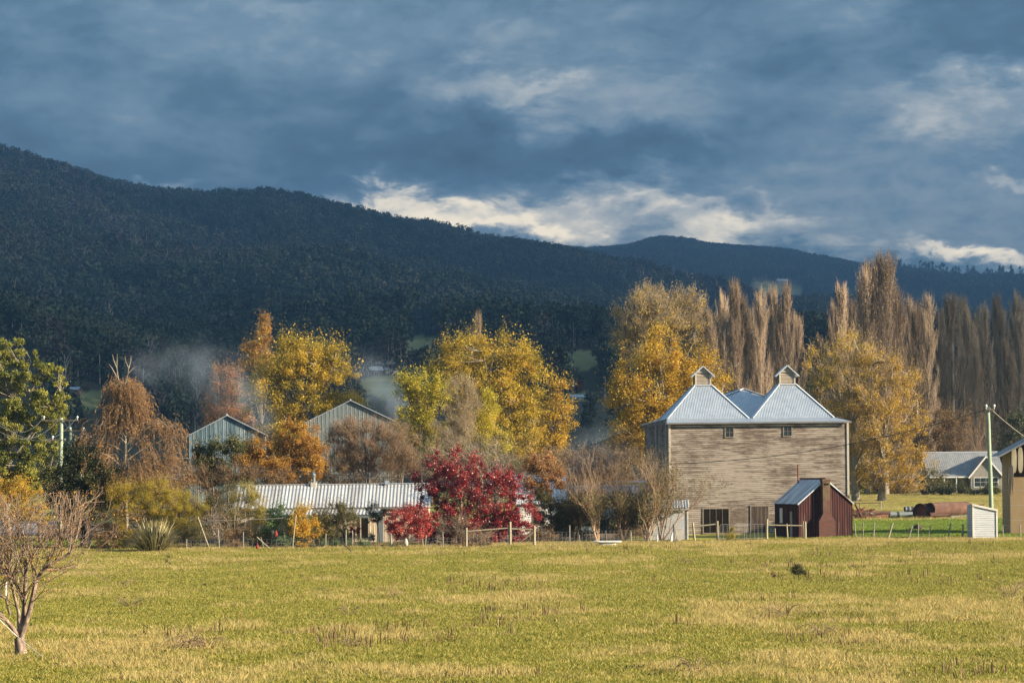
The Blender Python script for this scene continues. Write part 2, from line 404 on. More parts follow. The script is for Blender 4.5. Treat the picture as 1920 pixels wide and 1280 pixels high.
# ---------------------------------------------------------------- shared building pieces
def gable_block(root, W, D, H, HR, wall, roof, board=None, over=0.3, pitch=.15, ribamp=.02, axis='x', walltype='lap', roofname='roof', cap='ridge'):
    """four walls and a two-slope roof. axis 'y': ridge runs away from the viewer (gable faces front); 'x': ridge runs along the front"""
    mb = MB()
    if axis == 'y':
        front = [(0, 0, 0), (W, 0, 0), (W, 0, H), (W / 2, 0, HR), (0, 0, H)]; back = [(W, D, 0), (0, D, 0), (0, D, H), (W / 2, D, HR), (W, D, H)]
        left = [(0, D, 0), (0, 0, 0), (0, 0, H), (0, D, H)]; right = [(W, 0, 0), (W, D, 0), (W, D, H), (W, 0, H)]
    else:
        front = [(0, 0, 0), (W, 0, 0), (W, 0, H), (0, 0, H)]; back = [(W, D, 0), (0, D, 0), (0, D, H), (W, D, H)]
        left = [(0, D, 0), (0, 0, 0), (0, 0, H), (0, D / 2, HR), (0, D, H)]; right = [(W, 0, 0), (W, D, 0), (W, D, H), (W, D / 2, HR), (W, 0, H)]
    for q in (front, back, left, right):
        if walltype == 'lap': lapped(mb, q, board or .17)
        elif walltype == 'vert': corrugated(mb, q, board or .25, .025, True)
        elif walltype == 'corr': corrugated(mb, q, board or .2, .03)
        else: mb.poly(q)
    mb.build('wall', wall, root)
    rb = MB(); o = over; t = .05
    if axis == 'y':
        sl_ = (HR - H) / (W / 2); ez = H - o * sl_
        corrugated(rb, [(-o, D + o, ez + t), (-o, -o, ez + t), (W / 2, -o, HR + t), (W / 2, D + o, HR + t)], pitch, ribamp)
        corrugated(rb, [(W + o, -o, ez + t), (W + o, D + o, ez + t), (W / 2, D + o, HR + t), (W / 2, -o, HR + t)], pitch, ribamp)
        for x0, x1 in ((-o, W / 2), (W + o, W / 2)): rb.bar((x0, -o, ez + .01), (x1, -o, HR + .01), .04, .08)
        capl = ((W / 2, -o - .02, HR + t + .03), (W / 2, D + o, HR + t + .03))
    else:
        sl_ = (HR - H) / (D / 2); ez = H - o * sl_
        corrugated(rb, [(-o, -o, ez + t), (W + o, -o, ez + t), (W + o, D / 2, HR + t), (-o, D / 2, HR + t)], pitch, ribamp)
        corrugated(rb, [(W + o, D + o, ez + t), (-o, D + o, ez + t), (-o, D / 2, HR + t), (W + o, D / 2, HR + t)], pitch, ribamp)
        for x in (-o, W + o):
            for y0 in (-o, D + o): rb.bar((x, y0, ez - .02), (x, D / 2, HR - .02), .04, .14)
        capl = ((-o, D / 2, HR + t + .03), (W + o, D / 2, HR + t + .03))
    r = rb.build(roofname, roof, root)
    MB().tube(capl, .09, 6).build('ridge_cap', M[cap], r)
    return r
def window(root, x0, x1, z0, z1, y=0.0, nx=2, nz=2, fr=.06, frame='frame', glass='glass', normal=-1, name='window'):
    """window on a wall facing local -y"""
    mb = MB(); a, b2 = (y - .07, y - .012)
    mb.box(x0 - fr, x1 + fr, a, b2, z1, z1 + fr); mb.box(x0 - fr, x1 + fr, a - .02, b2, z0 - fr, z0)
    mb.box(x0 - fr, x0, a, b2, z0, z1); mb.box(x1, x1 + fr, a, b2, z0, z1)
    for i in range(1, nx): x = x0 + (x1 - x0) * i / nx; mb.box(x - .013, x + .013, a + .008, b2, z0, z1)
    for i in range(1, nz):
        z = z0 + (z1 - z0) * i / nz
        for j in range(nx):
            xa, xb = x0 + (x1 - x0) * j / nx, x0 + (x1 - x0) * (j + 1) / nx
            mb.box(xa + .013, xb - .013, a + .012, b2, z - .013, z + .013)
    o = mb.build(name, M[frame], root)
    MB().box(x0, x1, y - .042, y - .034, z0, z1).build('pane', M[glass], o)
    return o

# ---------------------------------------------------------------- hop kiln
def kiln():
    th_ = .05; fl = P(1258, 1000, 200)
    base = Vector((fl.x, 200, float(gz(fl.x + 7, 203)) - .15))
    root = thing('hop_kiln', 'tall weathered timber hop kiln with two pyramid iron roofs topped by louvred vents', 'barn', base, th_)
    W, D, H = 15.25, 20.0, 9.55; HI = H + .30; ys = 2.3
    wb = MB()
    lapped(wb, [(0, 0, 0), (W, 0, 0), (W, 0, H), (0, 0, H)])
    lapped(wb, [(0, D, 0), (0, ys, 0), (0, ys, HI), (0, D, HI)])
    lapped(wb, [(0, ys, 0), (0, 0, 0), (0, 0, H), (0, ys, HI)])
    lapped(wb, [(W, 0, 0), (W, D, 0), (W, D, HI), (W, ys, HI), (W, 0, H)])
    lapped(wb, [(W, D, 0), (0, D, 0), (0, D, HI), (W, D, HI)])
    wb.build('wall', M['kilnboard'], root)
    for x, y in ((-.03, -.03), (W + .03, -.03)): MB().box(x - .09, x + .09, y - .05, y + .09, 0, H - .1).build('corner_board', M['trim'], root)
    MB().box(-.08, .0, ys + .4, ys + .56, 0, HI - .1).build('corner_board', M['trim'], root)
    MB().tube([(-.10, 9.5, 1.0), (-.10, 9.5, HI - .2)], .07, 8).build('downpipe', M['trim'], root)
    # skirt roof: shallow slope round the pyramids
    rb = MB(); o = .3
    sk = [(-o, -o, H + .02), (W + o, -o, H + .02), (W - .6, ys, HI + .12), (0, ys, HI + .12)]
    corrugated(rb, sk, .12, .012)
    corrugated(rb, [(-o, D + o, HI), (-o, ys, HI), (-o, -o, H + .02), (0, ys, HI + .12), (0, D, HI + .12)], .12, .012)
    corrugated(rb, [(W + o, -o, H + .02), (W + o, D + o, HI), (W - .6, D, HI + .12), (W - .6, ys, HI + .12)], .12, .012)
    skirt = rb.build('skirt_roof', M['zinc'], root)
    gb = MB(); gb.bar((-o - .02, -o - .07, H - .045), (W + o + .02, -o - .07, H - .045), .13, .11)
    gb.bar((-o - .05, -o, H - .04), (-o - .05, D, HI - .06), .1, .1)
    gb.build('gutter', M['gutter'], root)
    # the broad hipped roof behind the two kilns
    hb = MB(); rz = 12.75
    corrugated(hb, [(0, 4.6, HI + .1), (W - .6, 4.6, HI + .1), (W / 2, 8.6, rz)], .14, .022)
    corrugated(hb, [(0, D, HI + .1), (0, 4.6, HI + .1), (W / 2, 8.6, rz), (W / 2, D, rz)], .12, .012)
    corrugated(hb, [(W - .6, 4.6, HI + .1), (W - .6, D, HI + .1), (W / 2, D, rz), (W / 2, 8.6, rz)], .12, .012)
    hb.poly([(W - .6, D, HI + .1), (0, D, HI + .1), (W / 2, D, rz)])
    hr = hb.build('roof', M['zinc'], root)
    cb = MB()
    for a, b2 in (((0, 4.6, HI + .14), (W / 2, 8.6, rz + .04)), ((W - .6, 4.6, HI + .14), (W / 2, 8.6, rz + .04)), ((W / 2, 8.6, rz + .04), (W / 2, D, rz + .04))): cb.bar(a, b2, .24, .05)
    cb.build('ridge_cap', M['ridge'], hr)
    # two pyramids
    for cx, lab in ((3.58, 'left kiln roof, beside the skirt end'), (11.0, 'right kiln roof')):
        y0, hw, tw, zt, zb = ys, 3.55, .74, HI + 3.12, HI + .11
        cyy = y0 + hw
        A = [(cx - hw, y0, zb), (cx + hw, y0, zb), (cx + hw, cyy + hw, zb), (cx - hw, cyy + hw, zb)]
        T = [(cx - tw, cyy - tw, zt), (cx + tw, cyy - tw, zt), (cx + tw, cyy + tw, zt), (cx - tw, cyy + tw, zt)]
        pb = MB()
        for i in range(4): corrugated(pb, [A[i], A[(i + 1) % 4], T[(i + 1) % 4], T[i]], .14, .022)
        pr = pb.build('kiln_roof', M['zinc'], root)
        hc = MB()
        for i in range(4): hc.bar(Vector(A[i]) + Vector((0, 0, .035)), Vector(T[i]) + Vector((0, 0, .035)), .2, .05)
        hc.bar((cx - tw - .08, cyy - tw - .06, zt + .02), (cx + tw + .08, cyy - tw - .06, zt + .02), .14, .10)
        hc.build('hip_cap', M['ridge'], pr)
        # louvred vent box
        c = .64; zc = zt + 1.08; zg = zt + 1.66
        vent = MB().box(cx - c + .1, cx + c - .1, cyy - c + .1, cyy + c - .1, zt - .05, zc + .03).build('vent_box', M['louvre'], root)
        for sx in (-1, 1):
            for sy in (-1, 1): MB().box(cx + sx * c - .07, cx + sx * c + .07, cyy + sy * c - .07, cyy + sy * c + .07, zt, zc).build('vent_post', M['trim'], vent)
        MB().box(cx - c, cx + c, cyy - c - .02, cyy - c + .05, zc + .001, zc + .08).build('vent_lintel', M['trim'], vent)
        lapped(MB(), [(cx - c - .05, cyy - c - .04, zc), (cx + c + .05, cyy - c - .04, zc), (cx, cyy - c - .04, zg - .06)], .14, .02).build('vent_gable', M['louvre'], vent)
        lv = MB(); n = 8
        for i in range(n):
            z = zt + .04 + (zc - zt - .14) * i / n; dz = (zc - zt - .1) / n
            for q in ([(cx - c + .07, cyy - c - .05, z), (cx + c - .07, cyy - c - .05, z), (cx + c - .07, cyy - c + .06, z + dz * 1.15), (cx - c + .07, cyy - c + .06, z + dz * 1.15)],
                      [(cx - c - .05, cyy + c - .07, z), (cx - c - .05, cyy - c + .07, z), (cx - c + .06, cyy - c + .07, z + dz * 1.15), (cx - c + .06, cyy + c - .07, z + dz * 1.15)],
                      [(cx + c + .05, cyy - c + .07, z), (cx + c + .05, cyy + c - .07, z), (cx + c - .06, cyy + c - .07, z + dz * 1.15), (cx + c - .06, cyy - c + .07, z + dz * 1.15)]): lv.poly(q)
        lv.build('louvres', M['louvre'], vent)
        vr = MB(); ov = .40; sl_ = (zg - zc) / c; ez = zc - ov * sl_
        corrugated(vr, [(cx - c - ov, cyy + c + .2, ez), (cx - c - ov, cyy - c - .2, ez), (cx, cyy - c - .2, zg), (cx, cyy + c + .2, zg)], .12, .012)
        corrugated(vr, [(cx + c + ov, cyy - c - .2, ez), (cx + c + ov, cyy + c + .2, ez), (cx, cyy + c + .2, zg), (cx, cyy - c - .2, zg)], .12, .012)
        for s in (-1, 1): vr.bar((cx + s * (c + ov), cyy - c - .21, ez), (cx, cyy - c - .21, zg), .05, .09)
        vr.build('vent_roof', M['ridge'], vent)
    # windows and doors, placed where the photo shows them
    s = 15.25 / 332.0
    wx = lambda px: (px - 1258) * s
    wz = lambda py: (1003 - py) * s + .1
    window(root, wx(1362), wx(1376), wz(823.5), wz(807), 0, 2, 2, .09)
    window(root, wx(1471), wx(1485), wz(822.5), wz(806), 0, 2, 2, .09)
    d = window(root, wx(1319), wx(1366), wz(1001), wz(957), 0, 4, 1, .08, glass='dark', name='glazed_door')
    d2 = MB(); d2.box(wx(1408), wx(1439.5), -.06, -.02, wz(1001), wz(953)); dd = d2.build('door', M['olddoor'], root)
    f2 = MB(); f2.box(wx(1408) - .08, wx(1408), -.075, -.01, wz(1001), wz(953)); f2.box(wx(1439.5), wx(1439.5) + .08, -.075, -.01, wz(1001), wz(953))
    f2.box(wx(1408) - .08, wx(1439.5) + .08, -.075, -.01, wz(953), wz(953) + .1); f2.build('frame', M['frame'], dd)
    return root
kiln()

# ---------------------------------------------------------------- red shed with brick chimney
def red_shed():
    fl = P(1498, 1013, 188); th_ = .275
    root = thing('red_shed', 'small dark red board shed with a streaked iron roof in front of the kiln', 'shed', (fl.x, 188, float(gz(fl.x + 2, 189)) - .1), th_)
    W, D, H, HR = 4.65, 5.0, 2.85, 4.75
    gable_block(root, W, D, H, HR, M['redwood'], M['rustroof'], .21, .12, .42, .018, 'y', 'vert', cap='rustdeep')
    c = MB(); cx = 2.2; k = 1.0
    c.box(cx - .70, cx + .70, -.62, -.03, 0, 1.42); 
    c.add([(cx - .70, -.62, 1.42), (cx + .70, -.62, 1.42), (cx + .70, -.03, 1.42), (cx - .70, -.03, 1.42), (cx - .32, -.54, 2.0), (cx + .32, -.54, 2.0), (cx + .32, -.03, 2.0), (cx - .32, -.03, 2.0)],
          [(0, 1, 5, 4), (1, 2, 6, 5), (2, 3, 7, 6), (3, 0, 4, 7)])
    c.box(cx - .32, cx + .32, -.54, -.03, 2.0, 4.62)
    c.box(cx - .36, cx + .36, -.58, .01, 4.62, 4.78)
    ch = c.build('chimney', M['brick'], root)
    MB().box(cx - .17, cx + .17, -.60, -.585, 4.32, 4.45).box(cx - .17, cx + .17, -.55, -.542, 4.32, 4.45).build('flue_slot', M['dark'], ch)
    # left wall: narrow pale window strip and pale plank
    MB().box(-.06, -.02, 3.3, 3.85, 1.25, 2.45).build('window_board', M['offwhite'], root)
    MB().box(-.1, -.03, 1.2, 1.6, 0, 2.2).build('door_plank', M['postgrey'], root)
    MB().tube([(1.9, 4.6, 4.2), (1.9, 4.6, 6.0)], .06, 8).build('flue_pipe', M['rustdeep'], root)
    MB().box(.9, 3.3, -.75, -.66, .0, .14).build('sill_log', M['postpale'], root)
    return root
red_shed()

# ---------------------------------------------------------------- white lean-to sheds
def lean_shed(name, label, fl, rz, W, D, HF, HB, roofmat, pitch, over=.15, drop='y'):
    """drop 'y': roof falls towards the viewer; 'x': falls to the right"""
    root = thing(name, label, 'shed', fl, rz)
    wb = MB()
    h = (lambda x, y: HF + (HB - HF) * y / D) if drop == 'y' else (lambda x, y: HB + (HF - HB) * x / W)
    c = [(0, 0), (W, 0), (W, D), (0, D)]
    for i in range(4):
        a, b2 = c[i], c[(i + 1) % 4]
        lapped(wb, [(*a, 0), (*b2, 0), (*b2, h(*b2)), (*a, h(*a))], .17)
    wb.build('wall', M['whiteboard'], root)
    for x, y in c:
        if y == 0: MB().box(x - .06, x + .06, -.06, .03, 0, h(x, y) - .02).build('corner_board', M['offwhite'], root)
    rb = MB(); o = over
    hh = lambda x, y: h(x, y) + .06
    if drop == 'y': corrugated(rb, [(-o, -o, hh(-o, -o)), (W + o, -o, hh(0, -o)), (W + o, D + o, hh(0, D + o)), (-o, D + o, hh(0, D + o))], pitch, .05)
    else: corrugated(rb, [(W + o, -o, hh(W + o, 0)), (W + o, D + o, hh(W + o, 0)), (-o, D + o, hh(-o, 0)), (-o, -o, hh(-o, 0))], pitch, .03)
    r = rb.build('roof', roofmat, root)
    if drop == 'y': MB().box(-o, W + o, -o - .05, -o, hh(0, -o) - .14, hh(0, -o) - .02).build('fascia', M['offwhite'], r)
    else: MB().bar((-o, -o, hh(-o, 0) - .07), (W + o, -o, hh(W + o, 0) - .07), .05, .12).build('fascia', M['offwhite'], r)
    return root
p = P(1219, 1017, 187)
ls = lean_shed('lean_to_shed', 'white board shed, blue-tinted as in shade, with a ribbed iron lean-to roof left of the kiln doors', (p.x, 187, float(gz(p.x, 187)) - .1), -.06, 3.0, 2.1, 2.65, 3.2, M['zincold'], .22)
p = P(1825, 1022, 181)
oh = lean_shed('outhouse', 'narrow white weatherboard outhouse with a sloping roof beside the green power pole', (p.x, 181, float(gz(p.x, 181)) - .08), .06, 1.85, 1.75, 2.32, 2.74, M['offwhite'], .3, .08, 'x')

# ---------------------------------------------------------------- beige shed at the right edge
def beige_shed():
    p = P(1895, 997, 190)
    root = thing('block_shed', 'beige block shed with overhanging iron roof at the right edge of the photo', 'shed', (p.x, 190, float(gz(p.x, 190)) - .1), -.10)
    W, D, H, HR = 9.0, 6.0, 6.7, 9.0
    mb = MB()
    mb.poly([(0, 0, 0), (W, 0, 0), (W, 0, 4.7), (0, 0, 4.7)]); mb.poly([(0, 0, 4.7), (.15, 0, 4.7), (.15, 0, H), (0, 0, H)])
    mb.poly([(0, D, 0), (0, 0, 0), (0, 0, H), (0, D, H)]); mb.poly([(W, 0, 0), (W, D, 0), (W, D, H), (W, 0, H)])
    mb.poly([(W, D, 0), (0, D, 0), (0, D, H), (W / 2, D, HR), (W, D, H)])
    wl = mb.build('wall', M['beige'], root)
    g = MB()
    for z in (1.2, 2.4, 3.6): g.box(-.012, 4, -.012, -.002, z, z + .03)
    for x in (1.3, 2.6): g.box(x, x + .03, -.014, -.003, 0, 4.68)
    for z in (1.2, 2.4, 3.6, 4.8): g.box(-.012, -.002, 0.02, D, z, z + .03)
    g.build('joints', M['trim'], wl)
    dk = MB(); dk.add([(x, y, z) for y in (.3, .5) for x, z in ((.16, 4.72), (W - .16, 4.72), (W - .16, 6.5), (W / 2, 8.7), (.16, 6.5))], [(0, 1, 2, 3, 4), (9, 8, 7, 6, 5)] + [(i, i + 5, (i + 1) % 5 + 5, (i + 1) % 5) for i in range(5)]); dk.build('opening', M['dark'], root)  # solid dark slab in place of an unlit interior
    rb = MB(); sl_ = .5; o = 1.0
    z0 = 6.62
    corrugated(rb, [(-o, D + .4, z0 - o * sl_ + .3), (-o, -.5, z0 - o * sl_ + .3), (W / 2, -.5, HR + .3), (W / 2, D + .4, HR + .3)], .3, .02)
    corrugated(rb, [(W + o, -.5, z0 - o * sl_ + .3), (W + o, D + .4, z0 - o * sl_ + .3), (W / 2, D + .4, HR + .3), (W / 2, -.5, HR + .3)], .3, .02)
    rb.bar((-o, -.5, z0 - o * sl_ + .22), (W / 2, -.5, HR + .22), .05, .14)
    rb.build('roof', M['zincdark'], root)
    return root
bsd = beige_shed()
def hung_board(px):
    p = P(px, 862, 189.9); rt = []
    mb = MB(); n = 20; hw, hh = .21, 1.05
    ring = [(hw * math.copysign(abs(math.cos(a)) ** .75, math.cos(a)), hh * math.copysign(abs(math.sin(a)) ** .75, math.sin(a))) for a in [2 * math.pi * i / n for i in range(n)]]
    v = [(x, y0, z) for y0 in (-.05, .05) for x, z in ring]
    mb.add(v, [tuple(range(n)), tuple(range(2 * n - 1, n - 1, -1))] + [(i, i + n, (i + 1) % n + n, (i + 1) % n) for i in range(n)])
    return mb.build('hanging_board', M['olddoor'] if False else M['postpale'], None, loc=(p.x, 189.75, p.z))
tag(hung_board(1900.5), 'long rounded pale board hanging under the shed eave, the left one of the two', 'board', 'boards hung under the shed eave')
tag(hung_board(1912.5), 'long rounded pale board hanging under the shed eave, nearest the right edge of the photo', 'board', 'boards hung under the shed eave')
def rag():
    mb = MB(); p = P(1895, 900, 189.6); y = 189.55
    for i in range(9):
        x = p.x - .18 + .045 * i + random.uniform(-.03, .03); z1 = p.z + 1.2 + random.uniform(-.2, .1); z0 = p.z - random.uniform(.4, 1.5)
        mb.tube([(x, y, z1), (x + random.uniform(-.06, .04), y - .02, (z0 + z1) / 2), (x + random.uniform(-.12, .05), y, z0)], [.05, .045, .01], 5)
    return mb.build('rag', M['postdark'])
tag(rag(), 'ragged dark strips of cloth hanging down the corner of the beige shed', 'rag')

# ---------------------------------------------------------------- long house with a veranda
def long_house():
    p = P(445, 1010, 189); gzv = float(gz(p.x, 190))
    root = thing('farmhouse', 'long low farmhouse with a corrugated iron roof and shallow front veranda', 'house', (p.x, 189, gzv), -.012)
    W, D, H, HR = 15.3, 5.0, 2.95, 4.62
    mb = MB()
    for q in ([(0, 0, 0), (W, 0, 0), (W, 0, H), (0, 0, H)], [(0, D, 0), (0, 0, 0), (0, 0, H), (0, D / 2, HR), (0, D, H)], [(W, 0, 0), (W, D, 0), (W, D, H), (W, D / 2, HR), (W, 0, H)], [(W, D, 0), (0, D, 0), (0, D, H), (W, D, H)]):
        corrugated(mb, q, .3, .012, True)
    mb.build('wall', M['cream'], root)
    rb = MB()
    corrugated(rb, [(-.3, -.35, H - .12), (W + .3, -.35, H - .12), (W + .3, D / 2, HR + .05), (-.3, D / 2, HR + .05)], .28, .05)
    corrugated(rb, [(W + .3, D + .3, H - .1), (-.3, D + .3, H - .1), (-.3, D / 2, HR + .05), (W + .3, D / 2, HR + .05)], .19, .05)
    r = rb.build('roof', M['zincold'], root)
    MB().bar((-.32, D / 2, HR + .1), (W + .32, D / 2, HR + .1), .22, .06).build('ridge_cap', M['ridge'], r)
    MB().bar((-.3, -.42, H - .2), (W + .3, -.42, H - .2), .12, .12).build('gutter', M['gutter'], r)
    vb = MB()
    corrugated(vb, [(3.0, -2.2, 2.28), (11.6, -2.2, 2.28), (11.6, -.3, 2.72), (3.0, -.3, 2.72)], .28, .05)
    v = vb.build('veranda_roof', M['zincold'], root)
    MB().box(3.0, 11.6, -2.28, -2.2, 2.02, 2.24).build('fascia', M['greysheet'], v)
    for x in (3.1, 6.0, 8.9, 11.5): MB().box(x - .06, x + .06, -2.2, -2.08, 0, 2.1).build('veranda_post', M['trim'], root)
    MB().box(11.52, 11.9, -2.25, -1.9, 0, 2.6).build('post_casing', M['greysheet'], root)
    dx = 10.0
    MB().box(dx, dx + .55, -.075, -.03, .35, 2.1).build('doorway', M['dark'], root)
    MB().box(dx - .09, dx, -.09, -.03, .3, 2.15).box(dx + .55, dx + .64, -.09, -.03, .3, 2.15).build('door_frame', M['trim'], root)
    # roof fittings
    def zr(y): return HR + .05 - abs(y - D / 2) * (HR - H) / (D / 2)
    f = MB(); f.box(5.75, 6.2, 2.2, 2.65, zr(2.5) - .2, zr(2.5) + .22); fo = f.build('flue_base', M['concrete'], root)
    fl = MB(); fl.tube([(5.98, 2.45, zr(2.5) + .1), (5.98, 2.45, zr(2.5) + .7)], .12, 10); fl.tube([(5.86, 2.45, zr(2.5) + .72), (5.98, 2.45, zr(2.5) + .86), (6.1, 2.45, zr(2.5) + .9)], [.2, .24, .16], 10); fl.build('flue_cowl', M['greysheet'], fo)
    vt = MB(); vt.tube([(11.8, 2.3, zr(2.3)), (11.8, 2.3, zr(2.3) + .28)], .09, 8); vt.bar((11.5, 2.3, zr(2.3) + .2), (12.2, 2.3, zr(2.3) + .3), .12, .08); vt.bar((11.95, 2.2, zr(2.3) + .1), (11.95, 2.4, zr(2.3) + .4), .25, .1); vt.build('roof_vent', M['zinc'], root)
    an = MB(); ax, az = 10.55, zr(2.4); an.tube([(ax, 2.4, az), (ax, 2.4, az + 1.05)], .022, 6)
    for z, hw in ((1.02, .52), (.86, .42), (.70, .5), (.56, .45)):
        an.tube([(ax - hw, 2.4 + z * .3 - .2, az + z), (ax + hw, 2.4 + z * .3 - .2, az + z)], .014, 5)
    an.build('antenna', M['wire'], root)
long_house()

# ---------------------------------------------------------------- big gabled sheds behind the house
def gable_shed(label, peak, Y, W, D, rise, H, rz, wall, roof, over=.25):
    p = P(*peak, Y); g = float(gz(p.x, Y))
    c, s = math.cos(rz), math.sin(rz)
    root = thing('gabled_shed', label, 'shed', (p.x - c * W / 2, Y - s * W / 2, g - .2), rz, 'gabled sheds behind the farmhouse')
    HR = p.z - g + .2 - .1
    gable_block(root, W, D, HR - rise, HR, wall, roof, .42, over, .2, .02, 'y', 'vert')
gable_shed('blue grey iron shed with a white edged gable behind the weeping tree', (425.7, 777), 235, 7.6, 14, 1.95, 5, .10, M['bluegrey'], M['zinc'])
gable_shed('pale grey iron shed gable under the largest yellow tree', (657.5, 749), 252, 9.6, 14, 2.3, 5, .07, M['greysheet'], M['zinc'])

# ---------------------------------------------------------------- white roofed house and low building behind the orange bush
p = P(975, 1000, 203)
r3 = thing('white_roof_house', 'small house with a pale iron roof and brick chimney behind the orange bush', 'house', (p.x, 203, float(gz(p.x, 203)) - .1), .05)
rf = gable_block(r3, 3.9, 6, 2.9, 5.1, M['white'], M['ridge'], .18, .3, .2, .02, 'x', 'lap')
cmb = MB(); cmb.box(4.25, 4.75, 1.6, 2.1, 2.9, 4.45); cmb.box(4.18, 4.82, 1.53, 2.17, 4.45, 4.6); cmb.box(4.3, 4.7, 1.65, 2.05, 0, 2.9); cmb.build('chimney', M['concrete'], r3)
window(r3, 1.2, 2.1, 1.0, 2.1, 0)
p = P(1086, 1000, 222)
r4 = thing('low_shed', 'long low pale shed seen through the bare garden trees', 'shed', (p.x, 222, float(gz(p.x, 222)) - .1), .03)
gable_block(r4, 5.6, 4, 2.6, 3.7, M['white'], M['zincold'], .18, .3, .2, .02, 'x', 'lap')
window(r4, 1, 2, 1.0, 1.9, 0)

# ---------------------------------------------------------------- cottage at the right
def cottage():
    Y = 330; p = P(1744, 928, Y); root = thing('cottage', 'grey roofed cottage with two front gables beyond the rusty pipes', 'house', (p.x, Y, float(gz(p.x, Y)) - .1), .03)
    s = Y / F; W = 10.2; D = 8.0; H = 2.75; HR = 5.7
    gable_block(root, W, D, H, HR, M['cottagewall'], M['zincdark'], .2, .35, .3, .02, 'x', 'lap')
    def front_gable(x0, x1, y0, h, hr):
        mb = MB(); lapped(mb, [(x0, y0, 0), (x1, y0, 0), (x1, y0, h), ((x0 + x1) / 2, y0, hr), (x0, y0, h)], .2)
        lapped(mb, [(x0, .1, 0), (x0, y0, 0), (x0, y0, h), (x0, .1, h)], .2); lapped(mb, [(x1, y0, 0), (x1, .1, 0), (x1, .1, h), (x1, y0, h)], .2)
        mb.build('gable_wall', M['cottagewall'], root)
        rb = MB(); m = (x0 + x1) / 2; sl_ = (hr - h) / (m - x0); o = .35
        corrugated(rb, [(x0 - o, 3.8, h - o * sl_ + .06), (x0 - o, y0 - o, h - o * sl_ + .06), (m, y0 - o, hr + .06), (m, 3.8, hr + .06)], .3, .02)
        corrugated(rb, [(x1 + o, y0 - o, h - o * sl_ + .06), (x1 + o, 3.8, h - o * sl_ + .06), (m, 3.8, hr + .06), (m, y0 - o, hr + .06)], .3, .02)
        g = rb.build('gable_roof', M['zincdark'], root)
        bb = MB(); bb.bar((x0 - o, y0 - o - .02, h - o * sl_), (m, y0 - o - .02, hr), .06, .2); bb.bar((x1 + o, y0 - o - .02, h - o * sl_), (m, y0 - o - .02, hr), .06, .2)
        bb.build('bargeboard', M['white'], g)
    front_gable(5.4, 9.7, -1.6, 2.5, 5.1)
    window(root, 5.9, 9.2, .9, 2.1, -1.6, 4, 2, .09, 'white')
    window(root, 2.0, 3.0, .8, 2.0, 0, 2, 2, .09, 'white')
    vb = MB(); corrugated(vb, [(-.4, -1.7, 2.35), (5.0, -1.7, 2.35), (5.0, -.3, 2.75), (-.4, -.3, 2.75)], .25, .02); vb.build('porch_roof', M['zincdark'], root)
    pb = MB()
    for x in (.1, 1.7, 3.4): pb.box(x - .07, x + .07, -1.6, -1.46, 0, 2.36)
    pb.box(-.4, 5.0, -1.72, -1.66, 2.16, 2.34); pb.build('porch_posts', M['white'], root)
    MB().box(.9, 1.7, -.06, -.03, .1, 2.1).build('door', M['dark'], root)
cottage()

# ---------------------------------------------------------------- far houses on the slopes
def far_house(name, label, px, py, W, D, H, HR, wall, roof, rz=.3, axis='x', win=2):
    q = onhill(px, py); root = thing(name, label, 'house', (q.x, q.y, q.z - .6), rz, 'houses on the far slope')
    H += .6; HR += .6
    gable_block(root, W, D, H, HR, wall, roof, .3, .5, .5, .02, axis, 'flat')
    for i in range(win):
        x = W * (i + .6) / (win + .2); window(root, x - .6, x + .6, H - 1.9, H - .7, 0, 2, 1, .1, 'white')
M['farbrick'] = pm('far_brick', [(.20, .09, .065), (.26, .13, .095)], 2)
M['farroof'] = pm('far_roof', [(.40, .33, .29), (.5, .42, .37)], 1)
far_house('brick_house', 'red brick house with a grey roof on the green slope between the yellow trees', 676, 707, 7.5, 6, 2.4, 3.7, M['farbrick'], M['zincold'], .25)
far_house('hip_roof_house', 'tan roofed house at the edge of the dark trees above the brick house', 706, 692, 7.5, 7, 1.8, 3.2, M['cottagewall'], M['farroof'], .1)
far_house('white_house', 'low white building right of the brick house', 724, 701, 6.5, 5, 1.4, 2.0, M['white'], M['zinc'], .1)
far_house('hillside_cabin', 'tiny pale roofed cabin alone among the forest above the gum tree', 54, 644, 4.2, 4, 2.0, 2.9, M['zincdark'], M['ridge'], .1)
far_house('red_wall_house', 'small house with a pale roof and red end wall behind the gum tree', 112, 742, 5.2, 4, 1.5, 2.2, M['farbrick'], M['zinc'], -.1)
far_house('clearing_house', 'tiny grey house in the pale clearing high above the poplars', 1458, 533, 16, 9, 5, 8, M['cottagewall'], M['zincold'], .2)
far_house('valley_shed', 'long white roofed shed low in the valley gap by the green paddock', 1072, 752, 5.5, 4, 1.2, 1.9, M['white'], M['zinc'], .05)
far_house('gap_house', 'pale roofed house half hidden by the right end of the middle yellow tree', 1060, 736, 4.5, 4, 1.6, 2.4, M['white'], M['zincold'], -.1)

